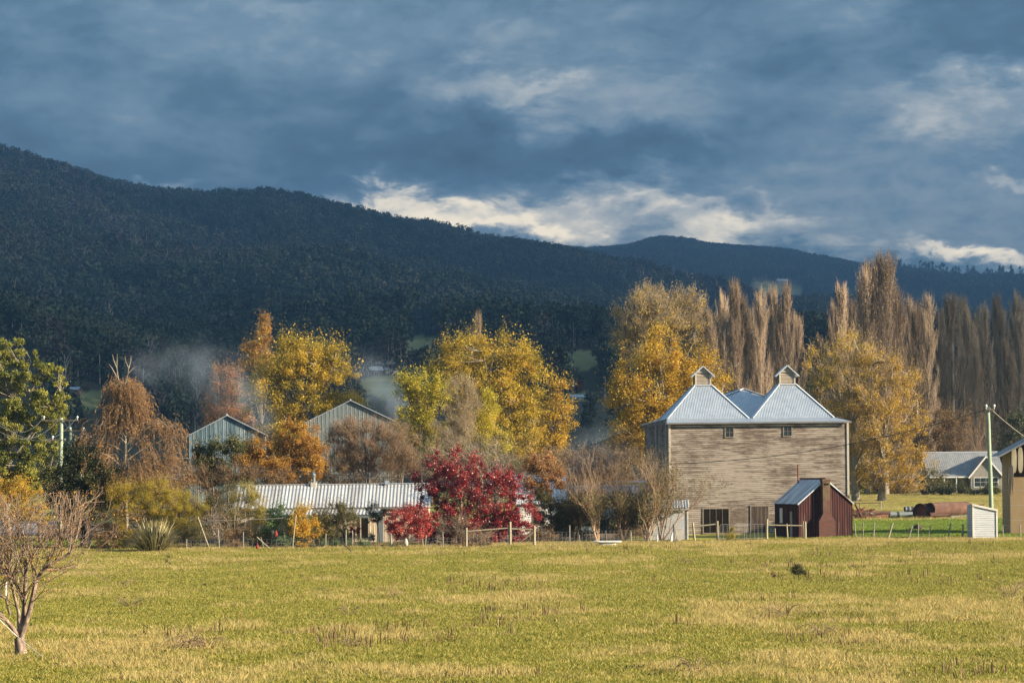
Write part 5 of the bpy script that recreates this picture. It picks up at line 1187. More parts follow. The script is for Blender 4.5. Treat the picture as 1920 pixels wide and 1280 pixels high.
# ---- red creeper and garden
tree('red_creeper', 'big mound of crimson creeper covering the right end of the farmhouse', 'creeper', (868, 181),
     [(828, 862, 22, 20), (850, 848, 18, 12), (868, 880, 44, 30), (810, 895, 34, 28), (912, 890, 36, 26), (950, 912, 30, 30), (855, 930, 64, 36), (925, 945, 60, 36), (812, 945, 40, 34), (972, 950, 28, 32), (880, 972, 74, 28), (992, 978, 24, 22), (950, 985, 46, 20), (795, 975, 34, 26), (830, 985, 40, 18), (770, 955, 20, 14), (830, 1004, 44, 12), (900, 1004, 50, 12), (965, 1002, 34, 12), (860, 905, 50, 30)],
     'red', .105, 19000, 250, .40, 'barkdark', .12, 12, stems=4, tshift=-.03, shell=.5, tw2=500, twmat='twigbrown')
tree('red_shrub', 'low bright red shrub at the left foot of the crimson mound', 'bush', (762, 177), [(748, 968, 24, 14), (778, 966, 26, 14), (762, 985, 40, 18), (742, 990, 20, 18), (795, 988, 26, 18), (770, 1002, 40, 12)], 'red', .09, 4600, 60, .3, 'bark', .06, 8, stems=3, tshift=.22)
tree('dark_vine', 'dark green vine hanging at the corner of the veranda', 'vine', (712, 182), [(705, 958, 18, 12), (700, 972, 12, 14), (718, 965, 12, 10)], 'darkgreen', .07, 1100, 20, .3, 'bark', .03, 4, tshift=.1)
tree('orange_tree', 'small tree with bright orange leaves right of the crimson mound', 'tree', (1035, 187), [(1015, 870, 26, 16), (1040, 885, 18, 18), (1005, 900, 22, 18), (1050, 905, 12, 10), (1025, 925, 22, 18), (1000, 875, 16, 16)], 'rustleaf', .12, 4200, 80, .42, 'bark', .1, 10, tshift=.35, tw2=300)
tree('green_bush', 'dull green bush under the orange leaved tree', 'bush', (1035, 186), [(1015, 945, 28, 18), (1045, 960, 24, 22), (1030, 980, 32, 20), (1062, 950, 14, 18), (1060, 985, 20, 14)], 'olive', .085, 4200, 60, .4, 'bark', .07, 8, stems=2, tshift=-.15)
tree('dry_thatch', 'brown dry stems hanging under the crimson mound', 'bush', (850, 178.6), [(850, 985, 40, 18), (880, 1000, 40, 12), (905, 1000, 26, 12)], 'brown', .09, 1400, 40, .4, 'bark', .04, 8, stems=4, asp=.12, droop=.5, tw2=700)
for i, (px, Y, H, fan, low, lab) in enumerate(((1080, 186.5, 5.8, .55, True, 'leftmost bare garden tree with olive leaves low down, right of the orange tree'), (1122, 184, 6.9, .7, True, 'leaning bare garden tree with a pale slanting stem behind the white bath'),
        (1170, 186, 6.6, .5, True, 'bare garden tree with thin upright tan twigs, between the bath and the lean-to'), (1212, 185, 6.9, .6, True, 'bare garden tree with dark trunk against the left wall of the lean-to'), (1240, 185, 7.4, .55, False, 'nearly leafless tan garden tree rising before the left kiln wall'))):
    bare('garden_tree', lab, 'tree', (px, Y), H, 5, .45, 4, .085, .26, 'twigtan' if i % 2 else 'twigbrown', 'olive', 3200, .06, .25, low, 'bare garden trees by the kiln', fan=fan, kids=(1, 3), tshift=.05)
tree('thicket', 'dark brown green thicket behind the bare garden trees', 'bush', (1130, 204), [(1060, 965, 34, 26), (1100, 955, 40, 30), (1150, 950, 46, 34), (1195, 955, 36, 34), (1120, 985, 60, 16), (1190, 985, 40, 16)], 'olive', .13, 6000, 90, .6, 'bark', .1, 10, stems=4, tshift=-.2, tw2=1500)
tree('thicket', 'brown twiggy thicket behind the white roofed house', 'bush', (1090, 236), [(1050, 880, 50, 34), (1110, 870, 50, 36), (1160, 880, 46, 36), (1080, 910, 70, 20)], 'brown', .13, 6000, 90, .7, 'bark', .12, 12, stems=4, tshift=-.1, tw2=3000)
tree('thicket', 'golden brown thicket between the lemon tree and the red creeper', 'bush', (930, 226), [(850, 860, 50, 30), (910, 860, 50, 34), (970, 880, 40, 26), (800, 870, 36, 28)], 'olive', .12, 5000, 90, .65, 'bark', .12, 12, stems=4, tshift=.1, tw2=2500)
tree('thicket', 'shaded thicket under the plane trees right of the hop kiln', 'bush', (1680, 330), [(1620, 900, 40, 20), (1680, 895, 40, 24), (1720, 905, 34, 18), (1560, 890, 40, 24)], 'brown', .2, 3500, 60, .9, 'bark', .12, 8, stems=3, tshift=-.1, tw2=900)
tree('hedge_row', 'ragged brown hedge running behind the farmhouse and gabled sheds', 'hedge', (560, 226), [(400, 900, 40, 30), (480, 895, 50, 34), (560, 890, 50, 36), (640, 895, 50, 30), (720, 890, 50, 34), (350, 905, 40, 30)], 'brown', .13, 6500, 110, .7, 'bark', .12, 12, stems=5, tshift=-.15, tw2=2500, twmat='twigbrown')
for px, py, rx, ry, Y, lm, ts, lab in ((360, 1000, 26, 22, 178.5, 'olive', -.2, 'dark low shrub between the flax and the tangled bush'), (450, 1005, 34, 16, 178.5, 'brown', -.05, 'low brown shrub under the tangled bush by the fence'), (492, 1010, 20, 14, 178.2, 'olive', -.1, 'low olive shrub left of the half orange bush'), (610, 1008, 20, 12, 178, 'olive', -.2, 'low dark shrub between the orange and grey green bushes'),
        (1005, 1000, 34, 14, 184, 'brown', -.15, 'brown shaded shrub behind the right frame post'), (1075, 1000, 30, 12, 189, 'olive', -.25, 'dark low shrub behind the netting fence near the trailer'), (1190, 1003, 40, 10, 192, 'brown', -.1, 'low brown shrub at the feet of the bare garden trees'), (205, 1012, 26, 18, 180, 'brown', -.2, 'dark brown shrub left of the flax bush')):
    tree('low_shrub', lab, 'bush', (px, Y), [(px, py, rx, ry), (px + rx * .5, py + 2, rx * .7, ry * .8), (px - rx * .5, py + 2, rx * .7, ry * .8)], lm, .085, 1100, 34, .35, 'barkdark', .03, 6, 'low shrubs along the fence line', stems=3, tshift=ts, tw2=160, twig=.01)
# ---- low garden plants
for px, py, rx, ry, Y, lm, ts, lab in ((532, 1015, 16, 9, 176.6, 'kale', .35, 'clump of blue green kale leaves in the garden bed'), (608, 1022, 22, 6, 176.5, 'kale', .0, 'low row of bright green leaves along the garden fence'), (630, 1021, 8, 9, 176.6, 'kale', .1, 'upright bright green plant at the end of the leafy row'), (655, 1022, 8, 7, 176.6, 'kale', .1, 'small green plant between two thin garden stakes'),
        (685, 1021, 15, 8, 176.4, 'kale', .15, 'mound of pale green pumpkin leaves near the veranda'), (696, 1007, 6, 5, 178, 'kale', .3, 'small grey green plant at the foot of the veranda wall'), (666, 995, 10, 9, 178, 'red', -.2, 'dark purple plant under the dark doorway'), (567, 1022, 10, 6, 176.5, 'golden', .1, 'yellow plant at the foot of the orange creeper')):
    tree('garden_plant', lab, 'plant', (px, Y), [(px, py, rx, ry), (px + rx * .4, py + 1, rx * .6, ry * .8), (px - rx * .4, py + 1, rx * .6, ry * .8)], lm, .07, 420, 14, .16, 'bark', .015, 4, 'plants in the garden bed', twig=.008, tshift=ts)
for px, rx, ry, lab in ((832, 26, 8, 'heap of dry straw coloured weeds left of the timber frame'), (905, 24, 10, 'heap of dry straw weeds inside the timber frame'), (870, 20, 7, 'brown dry weeds heaped around the first frame post'), (440, 16, 9, 'dry brown weeds below the tangled bush')):
    tree('dry_weeds', lab, 'weeds', (px, 176.8), [(px, 1026, rx, ry), (px + rx * .5, 1028, rx * .7, ry * .7), (px - rx * .5, 1028, rx * .7, ry * .7)], 'brown', .10, 800, 30, .22, 'bark', .012, 5, 'heaps of dry weeds along the fence', asp=.12, twig=.008, tshift=.2, tw2=200, twmat='twigtan')
tree('tussock', 'tall green yellow tussock against the tube gate', 'grass clump', (1372, 183.4), [(1372, 1000, 5, 14), (1371, 1006, 7, 8)], 'feather', .22, 420, 12, .16, 'bark', .01, 2, asp=.06, droop=-.8, twig=.006, tshift=-.1)
for px, rx, ry, lab in ((1750, 22, 9, 'dark hedge bush left end under the grey cottage'), (1795, 26, 10, 'green hedge bush under the cottage porch post'), (1850, 30, 9, 'dark hedge bush under the cottage windows')):
    tree('hedge_bush', lab, 'bush', (px, 318), [(px, 923, rx, ry + 4), (px + rx * .5, 926, rx * .6, ry * .9), (px - rx * .5, 926, rx * .6, ry * .9)], 'darkgreen', .14, 1200, 30, .5, 'bark', .05, 4, 'bushes before the grey cottage', tshift=.15)
# ---- apple tree in the paddock
def apple():
    Y = 69; root = on(37, Y); rt = np.array(root); g0 = rt
    q = lambda px, py, d=0: np.array(P(px, py + 0, Y)) - rt + np.array([0, d, 0])
    segs, tips = [], []
    def chain(pts, r0, r1, k=8): segs.append(pathseg(np.array(pts), r0, r1, k))
    ft = np.array([0, 0, -.15]); fork = q(36, 1195)
    chain([ft, np.array([0, 0, .12]), fork], .20, .15)
    limbs = [[fork, q(44, 1150, .1), q(46, 1100, .1), q(47, 1062, .15)], [fork + [.05, 0, 0], q(58, 1140, -.1), q(70, 1085, -.15), q(82, 1070, -.2), q(100, 1055, -.3), q(135, 1038, -.35)],
             [fork, q(20, 1170, -.1), q(2, 1148, -.2), q(-25, 1120, -.3)], [fork, q(30, 1150, .4), q(18, 1110, .5), q(8, 1075, .5)], [q(42, 1120, .1), q(25, 1085, .0), q(5, 1075, -.1), q(-10, 1060, -.1)],
             [q(20, 1150, -.1), q(15, 1120, -.3), q(-8, 1108, -.5)]]
    rads = [(.085, .05), (.085, .035), (.075, .03), (.06, .03), (.05, .025), (.045, .02)]
    starts = []
    for l, (a, b2) in zip(limbs, rads):
        l = [np.array(x) for x in l]; chain(l, a, b2)
        for x, y in zip(l[1:-1], l[2:]): 
            for t in (.2, .6): starts.append((x + (y - x) * t, (y - x)))
        starts.append((l[-1], l[-1] - l[-2])); starts.append((l[-1], l[-1] - l[-2]))
    sg = []
    for s, d in starts:
        for _ in range(2):
            dd = d / np.linalg.norm(d) * .5 + rng.normal(size=3) * .45 + np.array([0, 0, .75]); dd /= np.linalg.norm(dd)
            grow(s, dd, rng.uniform(.8, 1.75), .02, 2, sg, tips, .12, .55, (1, 3), 3)
    for e in (q(150, 1008), q(160, 1012), q(120, 985)):
        s = q(135, 1038, -.35); pts = bez(s, (s + e) / 2 + np.array([0, 0, .25]), e + np.array([0, 0, -.1]), 6); segs.append(pathseg(pts, .02, .008, 5))
    S = np.array([np.concatenate([a, b2, [c, d]]) for a, b2, c, d in sg]); zmax = 4.85
    S = S[(S[:, 5] < zmax) & (S[:, 2] > .5)]
    V, Fc = join(segs); tw = frusta(S[:, :3], S[:, 3:6], np.maximum(S[:, 6], .0045), np.maximum(S[:, 7], .004), 4)
    nl = 1300; base = S[rng.integers(0, len(S), nl), 3:6] + rng.normal(size=(nl, 3)) * .05; LV, LF = leafquads(base, .038, .55, .2)
    r = thing('apple_tree', 'gnarled nearly leafless apple tree with reddish bark at the lower left', 'tree', root)
    link('trunk', mesh_np('trunk', V, Fc, M['applebark'], None, True), r); link('twigs', mesh_np('twigs', tw[0], tw[1], M['twigapple']), r)
    link('crown', mesh_np('crown', LV, LF, LM['orange'], .55 + rng.normal(size=nl) * .2), r)
    a = MB(); aq = q(100, 1065); mbs = []
    k = 10; rr_ = .042; v = []; f = []
    for i in range(6):
        t = math.pi * i / 5
        for j in range(k): v.append((aq[0] + rr_ * math.sin(t) * math.cos(2 * math.pi * j / k), aq[1] - .35 + rr_ * math.sin(t) * math.sin(2 * math.pi * j / k), aq[2] - .05 + rr_ * math.cos(t) * .9))
    for i in range(5):
        for j in range(k): f.append((i * k + j, i * k + (j + 1) % k, (i + 1) * k + (j + 1) % k, (i + 1) * k + j))
    a.add(v, f).build('apple', M['redcloth'], r, True)
    # tie down strap and stones
    s0, s1 = q(3, 1158, -.4) + rt, Vector(on(87, 66.8))
    tag(MB().tube([Vector(s0), Vector(q(36, 1192, -.25) + rt), s1], .011, 6).build('strap', M['offwhite']), 'pale strap tied from the apple trunk down to the ground', 'strap')
    p = on(72, 66.9)
    lumps('stones', 'flat pile of brown stones and soil at the foot of the apple tree', 'stones', p, [(-.3, 0, -.03, .22, .12), (.1, .05, -.03, .25, .10), (.42, 0, -.03, .16, .14), (-.05, -.1, -.03, .3, .07), (.3, -.12, -.03, .14, .09)], M['rustdeep'], 6)
M['applebark'] = pm('apple_bark', [(.06, .045, .037), (.16, .115, .09), (.36, .29, .235)], 9, (1, 1, .45), .9, bump=.8)
M['twigapple'] = pm('apple_twigs', [(.12, .075, .05), (.22, .15, .11), (.30, .23, .17)], 1.2)
apple()
# ---- brambles, saplings and stalks in the paddock
for px, Y, H, n, lab in ((350, 69.5, .55, 14, 'large brown bramble clump in the near grass right of the apple tree'), (385, 69.8, .42, 10, 'smaller bramble clump touching the large brown bramble'), (245, 96, .6, 10, 'brown arching bramble in the left middle of the paddock'), (235, 112, .5, 6, 'faint low bramble behind the left middle bramble'),
        (730, 101, .55, 6, 'sparse bramble with one long bent cane near the centre of the paddock'), (655, 88, .5, 7, 'small thorny twigs in the grass below the centre'), (1470, 83, .7, 10, 'dark bramble with an arching cane on the right of the paddock'), (1890, 94, .9, 12, 'tall dark red bramble stalks near the right edge'), (1300, 60.5, .55, 8, 'arching red brown cane at the bottom edge of the photo'),
        (1540, 74, .45, 9, 'low brown bramble tuft below the right bramble'), (655, 70, .4, 8, 'low dry bramble tuft near the bottom centre'), (1290, 135, .5, 6, 'small brown twigs right of the paddock centre')):
    root = on(px, Y); cn = []
    for i in range(n):
        a = rng.uniform(0, 2 * np.pi); l = rng.uniform(.4, 1.2) * H * 1.6; d = np.array([math.cos(a), math.sin(a), 0]); b0 = d * rng.uniform(0, .25) * H
        pts = bez(b0 + [0, 0, -.03], b0 + d * l * .35 + [0, 0, H * rng.uniform(.7, 1.6)], b0 + d * l + [0, 0, H * rng.uniform(.05, .6)], 8); cn.append(pathseg(pts, .011, .005, 4))
        for k in range(3):
            s = pts[rng.integers(2, 7)]; e = s + rng.normal(size=3) * .16 + [0, 0, .1]; cn.append(frusta([s], [e], .006, .003, 3))
    r = thing('bramble', lab, 'bramble', root, 0, 'brambles in the paddock'); V, Fc = join(cn); link('canes', mesh_np('canes', V, Fc, M['cane'] if 'cane' in M else M['twigbrown']), r)
    nl = n * 9; V, Fc = leafquads(np.abs(rng.normal(size=(nl, 3))) * np.array([.0, .0, H * .35]) + rng.normal(size=(nl, 3)) * np.array([H * .55, H * .5, .0]) + [0, 0, .03], .03, .6); link('leaves', mesh_np('leaves', V, Fc, LM['dock'], rng.random(nl)), r)
tree('gorse_bush', 'small dark green gorse bush alone in the paddock below the red shed', 'bush', (1498, 118), [(1490, 1070, 8, 9), (1506, 1072, 8, 9), (1498, 1078, 14, 10), (1488, 1084, 9, 6), (1508, 1084, 10, 6), (1497, 1064, 4, 6)], 'darkgreen', .05, 2600, 60, .11, 'bark', .02, 9, stems=4, asp=.25, droop=-.5, twig=.006, tshift=.12, edge=.25)
tree('sapling', 'thin reddish sapling left of the gorse bush', 'plant', (1451, 112), [(1450, 1078, 4, 5), (1454, 1086, 5, 5), (1449, 1092, 4, 6), (1452, 1102, 3, 6)], 'dock', .035, 140, 16, .07, 'bark', .012, 6, twig=.006, tshift=.2)
tree('thistle', 'dark green thistle standing in the grass below the flax bush', 'plant', (315, 143), [(314, 1048, 6, 6), (318, 1058, 6, 6), (313, 1064, 5, 6)], 'olive', .045, 160, 16, .09, 'bark', .014, 6, twig=.008, tshift=-.1)

# ---------------------------------------------------------------- poplars
def poplar_mesh(H, W, seed, nb=120, nt=4200, nl=1600):
    global rng; keep = rng; rng = np.random.default_rng(seed)
    tr_ = bez(np.array([0, 0, -.3]), np.array([rng.normal() * .25, rng.normal() * .25, H * .5]), np.array([rng.normal() * .3, rng.normal() * .3, H]), 10); segs = [pathseg(tr_, H * .013, .03, 7)]
    mids = []
    for i in range(nb):
        f = rng.uniform(.02, .93); z = H * f; b0 = np.array([np.interp(z, tr_[:, 2], tr_[:, 0]), np.interp(z, tr_[:, 2], tr_[:, 1]), z]); a = rng.uniform(0, 2 * np.pi)
        env = W * 1.9 * (1 - f) ** .62 * (.55 + .45 * min(1, f * 5)); ln = min(H * (1 - f) * .85, H * rng.uniform(.07, .20)) + .25
        d = np.array([math.cos(a), math.sin(a), 0]) * env * rng.uniform(.45, 1)
        e = b0 + d + [0, 0, ln]; c = b0 + d * .85 + [0, 0, ln * .35]; p_ = bez(b0, c, e, 6); segs.append(pathseg(p_, .06 * (1.2 - f), .016, 4)); mids.append(p_[1:])
    A = np.concatenate(mids); s = A[rng.integers(0, len(A), nt)] + rng.normal(size=(nt, 3)) * np.array([.12, .12, .3]); out = unit(s * np.array([1, 1, 0]) + 1e-3)
    e = s + out * rng.uniform(-.05, .28, (nt, 1)) + rng.normal(size=(nt, 3)) * .10 + np.array([0, 0, 1]) * rng.uniform(.5, 2.0, (nt, 1))
    tw = frusta(s, e, .017, .006, 3); lc = e[rng.integers(0, nt, nl)] + rng.normal(size=(nl, 3)) * .1; lv = leafquads(lc, .07, .6)
    out_ = (mesh_np('trunk', *join(segs), M['poplarbark'], None, True), mesh_np('crown', tw[0], tw[1], M['twigpoplar']), mesh_np('leaves', lv[0], lv[1], LM['pale'], rng.random(nl)))
    rng = keep; return out_
def poplar_mat(name, stops, sc):
    m, t, bs = newmat(name); c = t.n('ShaderNodeTexCoord').outputs['Object']; rnd = t.n('ShaderNodeObjectInfo').outputs['Random']
    k = t.m('ADD', t.m('MULTIPLY', t.noise(t.scale(c, (1, 1, .12)), sc, 5, .65), .75), t.m('MULTIPLY', rnd, .25))
    t.put(bs.inputs['Base Color'], t.ramp(k, [(.30 + .13 * i, q) for i, q in enumerate(stops)])); bs.inputs['Roughness'].default_value = .9; bs.inputs['Specular IOR Level'].default_value = .15
    return m
M['poplarbark'] = poplar_mat('poplar_bark', [(.05, .04, .03), (.14, .11, .085), (.29, .24, .185)], 2.0)
M['twigpoplar'] = poplar_mat('poplar_twigs', [(.06, .043, .031), (.175, .122, .084), (.32, .23, .158), (.42, .31, .21)], 1.6)
POP = [poplar_mesh(30, w, s) for w, s in ((1.35, 1), (1.6, 2), (1.2, 3), (1.8, 4))]
POPS = [(1330, 590, 318, 1.0, 'bare poplar half hidden behind the right side of the tall tan tree'), (1352, 562, 335, .9, 'slim bare poplar just left of the first tall poplar by the tan tree'), (1372, 541, 322, 1.1, 'tall bare poplar rising behind the left kiln vent'), (1394, 566, 330, 1.1, 'bare poplar between the left kiln vent and the poplar trio'),
        (1424, 557, 328, 1.0, 'leftmost of three close poplars above the middle of the kiln roof'), (1447, 553, 340, 1.0, 'middle one of three close poplars above the kiln roof'), (1470, 546, 322, 1.05, 'rightmost of three close poplars, above the right kiln vent'), (1560, 580, 348, .9, 'short bare poplar left of the group of tall poplars'),
        (1576, 546, 335, 1.1, 'single tall bare poplar behind the plane tree right of the kiln'), (1621, 516, 330, 1.1, 'left shoulder of the tallest poplar clump'), (1640, 505, 336, 1.25, 'second tallest poplar, in the middle of the tallest clump'), (1656, 492, 328, 1.4, 'tallest and fullest of all the poplars'),
        (1682, 551, 340, 1.1, 'bare poplar on the right shoulder of the tallest clump'), (1703, 572, 350, 1.0, 'bare poplar over the right end of the plane trees'), (1718, 590, 346, 1.0, 'low bare poplar beside the single slim one right of the plane trees'), (1739, 564, 352, 1.15, 'separate bare poplar standing above the olive tree'),
        (1784, 566, 370, 1.3, 'broad bare poplar left one of the dark pair above the cottage'), (1800, 570, 385, 1.2, 'bare poplar right one of the dark pair above the cottage'), (1817, 588, 375, 1.2, 'bare poplar rising above the cottage ridge'), (1848, 583, 380, 1.1, 'thin bare poplar directly behind the green power pole'),
        (1869, 564, 395, 1.1, 'tall thin bare poplar just right of the green power pole'), (1890, 645, 372, 1.1, 'short bare poplar low between the last two tall ones'), (1904, 562, 400, 1.2, 'tall bare poplar nearest the right edge of the photo'), (1760, 640, 372, 1.2, 'short bare poplar low between the olive tree and dark pair'), (1830, 650, 366, 1.1, 'short bare poplar low above the cottage gable'), (1535, 640, 345, 1.0, 'short bare poplar low right of the right kiln vent'),
        (1312, 600, 352, 1.0, 'bare poplar mostly hidden by the left edge of the tall tan tree'), (1410, 590, 356, 1.1, 'farther bare poplar filling the gap left of the poplar trio'), (1492, 600, 352, 1.0, 'farther bare poplar just right of the poplar trio'), (1600, 575, 358, 1.1, 'farther bare poplar between the single tall one and the tallest clump'), (1668, 560, 362, 1.1, 'farther bare poplar peeping over the right of the tallest clump'),
        (1725, 585, 384, 1.1, 'farther bare poplar behind the gap right of the plane trees'), (1765, 590, 396, 1.1, 'farther bare poplar behind the left of the dark pair'), (1832, 600, 404, 1.1, 'farther bare poplar between the cottage ridge and the green pole'), (1880, 590, 410, 1.1, 'farther bare poplar between the last two tall ones'), (1915, 600, 392, 1.2, 'bare poplar cut by the right edge of the photo'),
        (892, 598, 345, .9, 'lone bare poplar tip showing behind the middle plane tree')]
for i, (px, py, Y, wd, lab) in enumerate(POPS):
    p = P(px, py, Y); g = float(gz(p.x, Y)); H = p.z - g; r = thing('poplar_tree', lab, 'tree', (p.x, Y, g), rng.uniform(0, 6), 'bare poplars behind the kiln')
    k = 3 if wd >= 1.25 else i % 3; s = H / 30.0
    for me in POP[k]: link(me.name.split('.')[0], me, r)
    r.scale = (wd * (.6 + .4 * s), wd * (.6 + .4 * s), s)
for px, H, lab in ((1505, 15, 'pale forked bare tree between the right kiln vent and the plane tree'), (1450, 16, 'pale bent limbed bare tree behind the gap between the kiln vents')):
    bare('bare_tree', lab, 'tree', (px, 312), H, 5, .5, 4, .12, .2, 'twigtan', 'pale', 500, .12, .3, fan=.7)

# ---------------------------------------------------------------- valley trees on the lower slopes
def valley_tree(name, label, px, py_base, py_top, wpx, kind):
    q = onhill(px, py_base); Y = q.y; s = Y / F; H = (py_base - py_top) * s; W = wpx * s / 2; n = int(900)
    if kind == 'cone':
        t = rng.uniform(.08, 1, n); a = rng.uniform(0, 2 * np.pi, n); r_ = W * (1 - t) ** .8 * rng.uniform(.5, 1.1, n) + .05 * W; L = np.stack([r_ * np.cos(a), r_ * np.sin(a), t * H], 1)
    else:
        B = [(rng.uniform(-.35, .35) * W, rng.uniform(-.3, .3) * W, H * f, W * rng.uniform(.4, .75), W * .6, H * rng.uniform(.10, .2)) for f in (.35, .45, .55, .6, .7, .78, .86, .9)]; C, _ = inblobs(B, 34, .3)
        L = C[rng.integers(0, 34, n)] + rng.normal(size=(n, 3)) * W * .16
    V, Fc = leafquads(L, max(.35, H * .032), .6); r = thing(name, label, 'tree', (q.x, q.y, q.z - .3), 0, 'dark trees on the valley slope')
    link('crown', mesh_np('crown', V, Fc, LM['rustleaf' if kind == 'rust' else 'valley'], .45 + rng.normal(size=n) * .2 - (.25 if kind == 'rust' else 0)), r)
    link('trunk', mesh_np('trunk', *frusta([[0, 0, -.5]], [[0, 0, H * .8]], H * .022, H * .008, 6), M['bark']), r)
for q in (('conifer_tree', 'tall dark tree right of the middle plane tree, tallest in the valley gap', 1048, 770, 642, 42, 'round'), ('broad_tree', 'dark broad tree beside the tall dark one in the valley gap', 1020, 775, 668, 40, 'round'), ('broad_tree', 'dark tree clump left of the far pale paddock', 1125, 712, 652, 26, 'round'), ('broad_tree', 'dark trees on the right of the far pale paddock', 1148, 715, 650, 34, 'round'),
          ('broad_tree', 'round dark tree beside the valley white roof', 1108, 790, 735, 34, 'round'), ('broad_tree', 'round dark tree lowest in the valley gap', 1098, 812, 770, 36, 'round'), ('rust_tree', 'small rust coloured round tree above the green valley paddock', 1085, 738, 714, 20, 'rust'), ('conifer_tree', 'thin dark conifer in the valley gap under the tall dark tree', 1035, 760, 700, 14, 'cone'),
          ('broad_tree', 'dark tree left of the brick house', 668, 700, 662, 26, 'round'), ('broad_tree', 'dark tree above the tan roofed house', 700, 692, 664, 30, 'round'), ('broad_tree', 'dark tree right of the tan roofed house', 745, 698, 665, 34, 'round'), ('broad_tree', 'dark tree below the hill paddock', 775, 690, 655, 34, 'round'), ('broad_tree', 'dark tree beside the middle plane tree on its left', 800, 688, 650, 36, 'round'),
          ('conifer_tree', 'dark cone shaped tree between the gum tree and weeping tree', 148, 795, 748, 24, 'cone'), ('broad_tree', 'dark rounded tree just right of the weeping tree top', 292, 770, 705, 48, 'round'), ('broad_tree', 'dark rounded tree between the weeping tree and rust tree', 340, 780, 700, 44, 'round'), ('broad_tree', 'dark tree behind the smoke left of the rust tree', 372, 770, 690, 40, 'round'), ('broad_tree', 'dark tree low left of the weeping tree', 205, 780, 730, 36, 'round'),
          ('broad_tree', 'large rounded tree on the slope above the weeping tree', 265, 705, 640, 60, 'round'), ('broad_tree', 'rounded tree on the slope left of the weeping tree top', 170, 700, 630, 60, 'round'), ('broad_tree', 'rounded tree on the slope above the gap left of the rust tree', 350, 700, 640, 56, 'round'), ('broad_tree', 'rounded slope tree under the hillside cabin', 90, 690, 640, 50, 'round'), ('rust_tree', 'dull red brown tree on the slope behind the weeping tree', 270, 745, 712, 30, 'rust')):
    valley_tree(*q)

# ---------------------------------------------------------------- scattered masses
def scatter(name, pts, rot, scl, idx, protos, label=None):
    c = bpy.data.collections.new(name + '_kit')
    for i, me in enumerate(protos): c.objects.link(bpy.data.objects.new('%s_%02d' % (name, i), me))
    me = bpy.data.meshes.new(name); n = len(pts); me.vertices.add(n); me.vertices.foreach_set('co', np.ascontiguousarray(pts, np.float32).ravel())
    a = me.attributes.new('rot', 'FLOAT_VECTOR', 'POINT'); a.data.foreach_set('vector', np.ascontiguousarray(rot, np.float32).ravel())
    a = me.attributes.new('scl', 'FLOAT_VECTOR', 'POINT'); a.data.foreach_set('vector', np.ascontiguousarray(scl, np.float32).ravel())
    a = me.attributes.new('idx', 'INT', 'POINT'); a.data.foreach_set('value', np.ascontiguousarray(idx, np.int32))
    o = link(name, me); ng = bpy.data.node_groups.new(name, 'GeometryNodeTree')
    ng.interface.new_socket('Geometry', in_out='INPUT', socket_type='NodeSocketGeometry'); ng.interface.new_socket('Geometry', in_out='OUTPUT', socket_type='NodeSocketGeometry')
    N = ng.nodes.new; gi, go = N('NodeGroupInput'), N('NodeGroupOutput'); ins = N('GeometryNodeInstanceOnPoints'); ci = N('GeometryNodeCollectionInfo')
    ci.inputs[0].default_value = c; ci.inputs[1].default_value = True; ci.inputs[2].default_value = True
    def named(nm, ty):
        q = N('GeometryNodeInputNamedAttribute'); q.data_type = ty; q.inputs[0].default_value = nm; return q.outputs[0]
    L = ng.links.new; L(gi.outputs[0], ins.inputs['Points']); L(ci.outputs[0], ins.inputs['Instance']); ins.inputs['Pick Instance'].default_value = True
    L(named('idx', 'INT'), ins.inputs['Instance Index']); L(named('rot', 'FLOAT_VECTOR'), ins.inputs['Rotation']); L(named('scl', 'FLOAT_VECTOR'), ins.inputs['Scale']); L(ins.outputs[0], go.inputs[0])
    md = o.modifiers.new('scatter', 'NODES'); md.node_group = ng
    return tag(o, label, kind='stuff')
def forest_mat(name, stops, hue):
    m, t, bs = newmat(name)
    rnd = t.n('ShaderNodeObjectInfo').outputs['Random']; tint = t.n('ShaderNodeAttribute', attribute_name='tint').outputs['Fac']; pos = t.n('ShaderNodeNewGeometry').outputs['Position']
    k = t.m('ADD', t.m('ADD', t.m('MULTIPLY', rnd, .44), t.m('MULTIPLY', tint, .22)), t.m('MULTIPLY', t.m('SUBTRACT', t.noise(pos, .0045, 5, .62), .46), 1.7))
    t.put(bs.inputs['Base Color'], t.ramp(k, stops)); bs.inputs['Roughness'].default_value = .9; bs.inputs['Specular IOR Level'].default_value = .1
    return m
FM = [forest_mat('forest_green', [(.0, (.014, .024, .018)), (.35, (.034, .050, .032)), (.65, (.072, .084, .048)), (1, (.14, .125, .085))], 0),
      forest_mat('forest_grey', [(.0, (.035, .03, .026)), (.5, (.075, .062, .05)), (1, (.13, .11, .09))], 0)]
M['ghosttrunk'] = pm('ghost_trunk', [(.17, .16, .145), (.34, .315, .285)], .3)
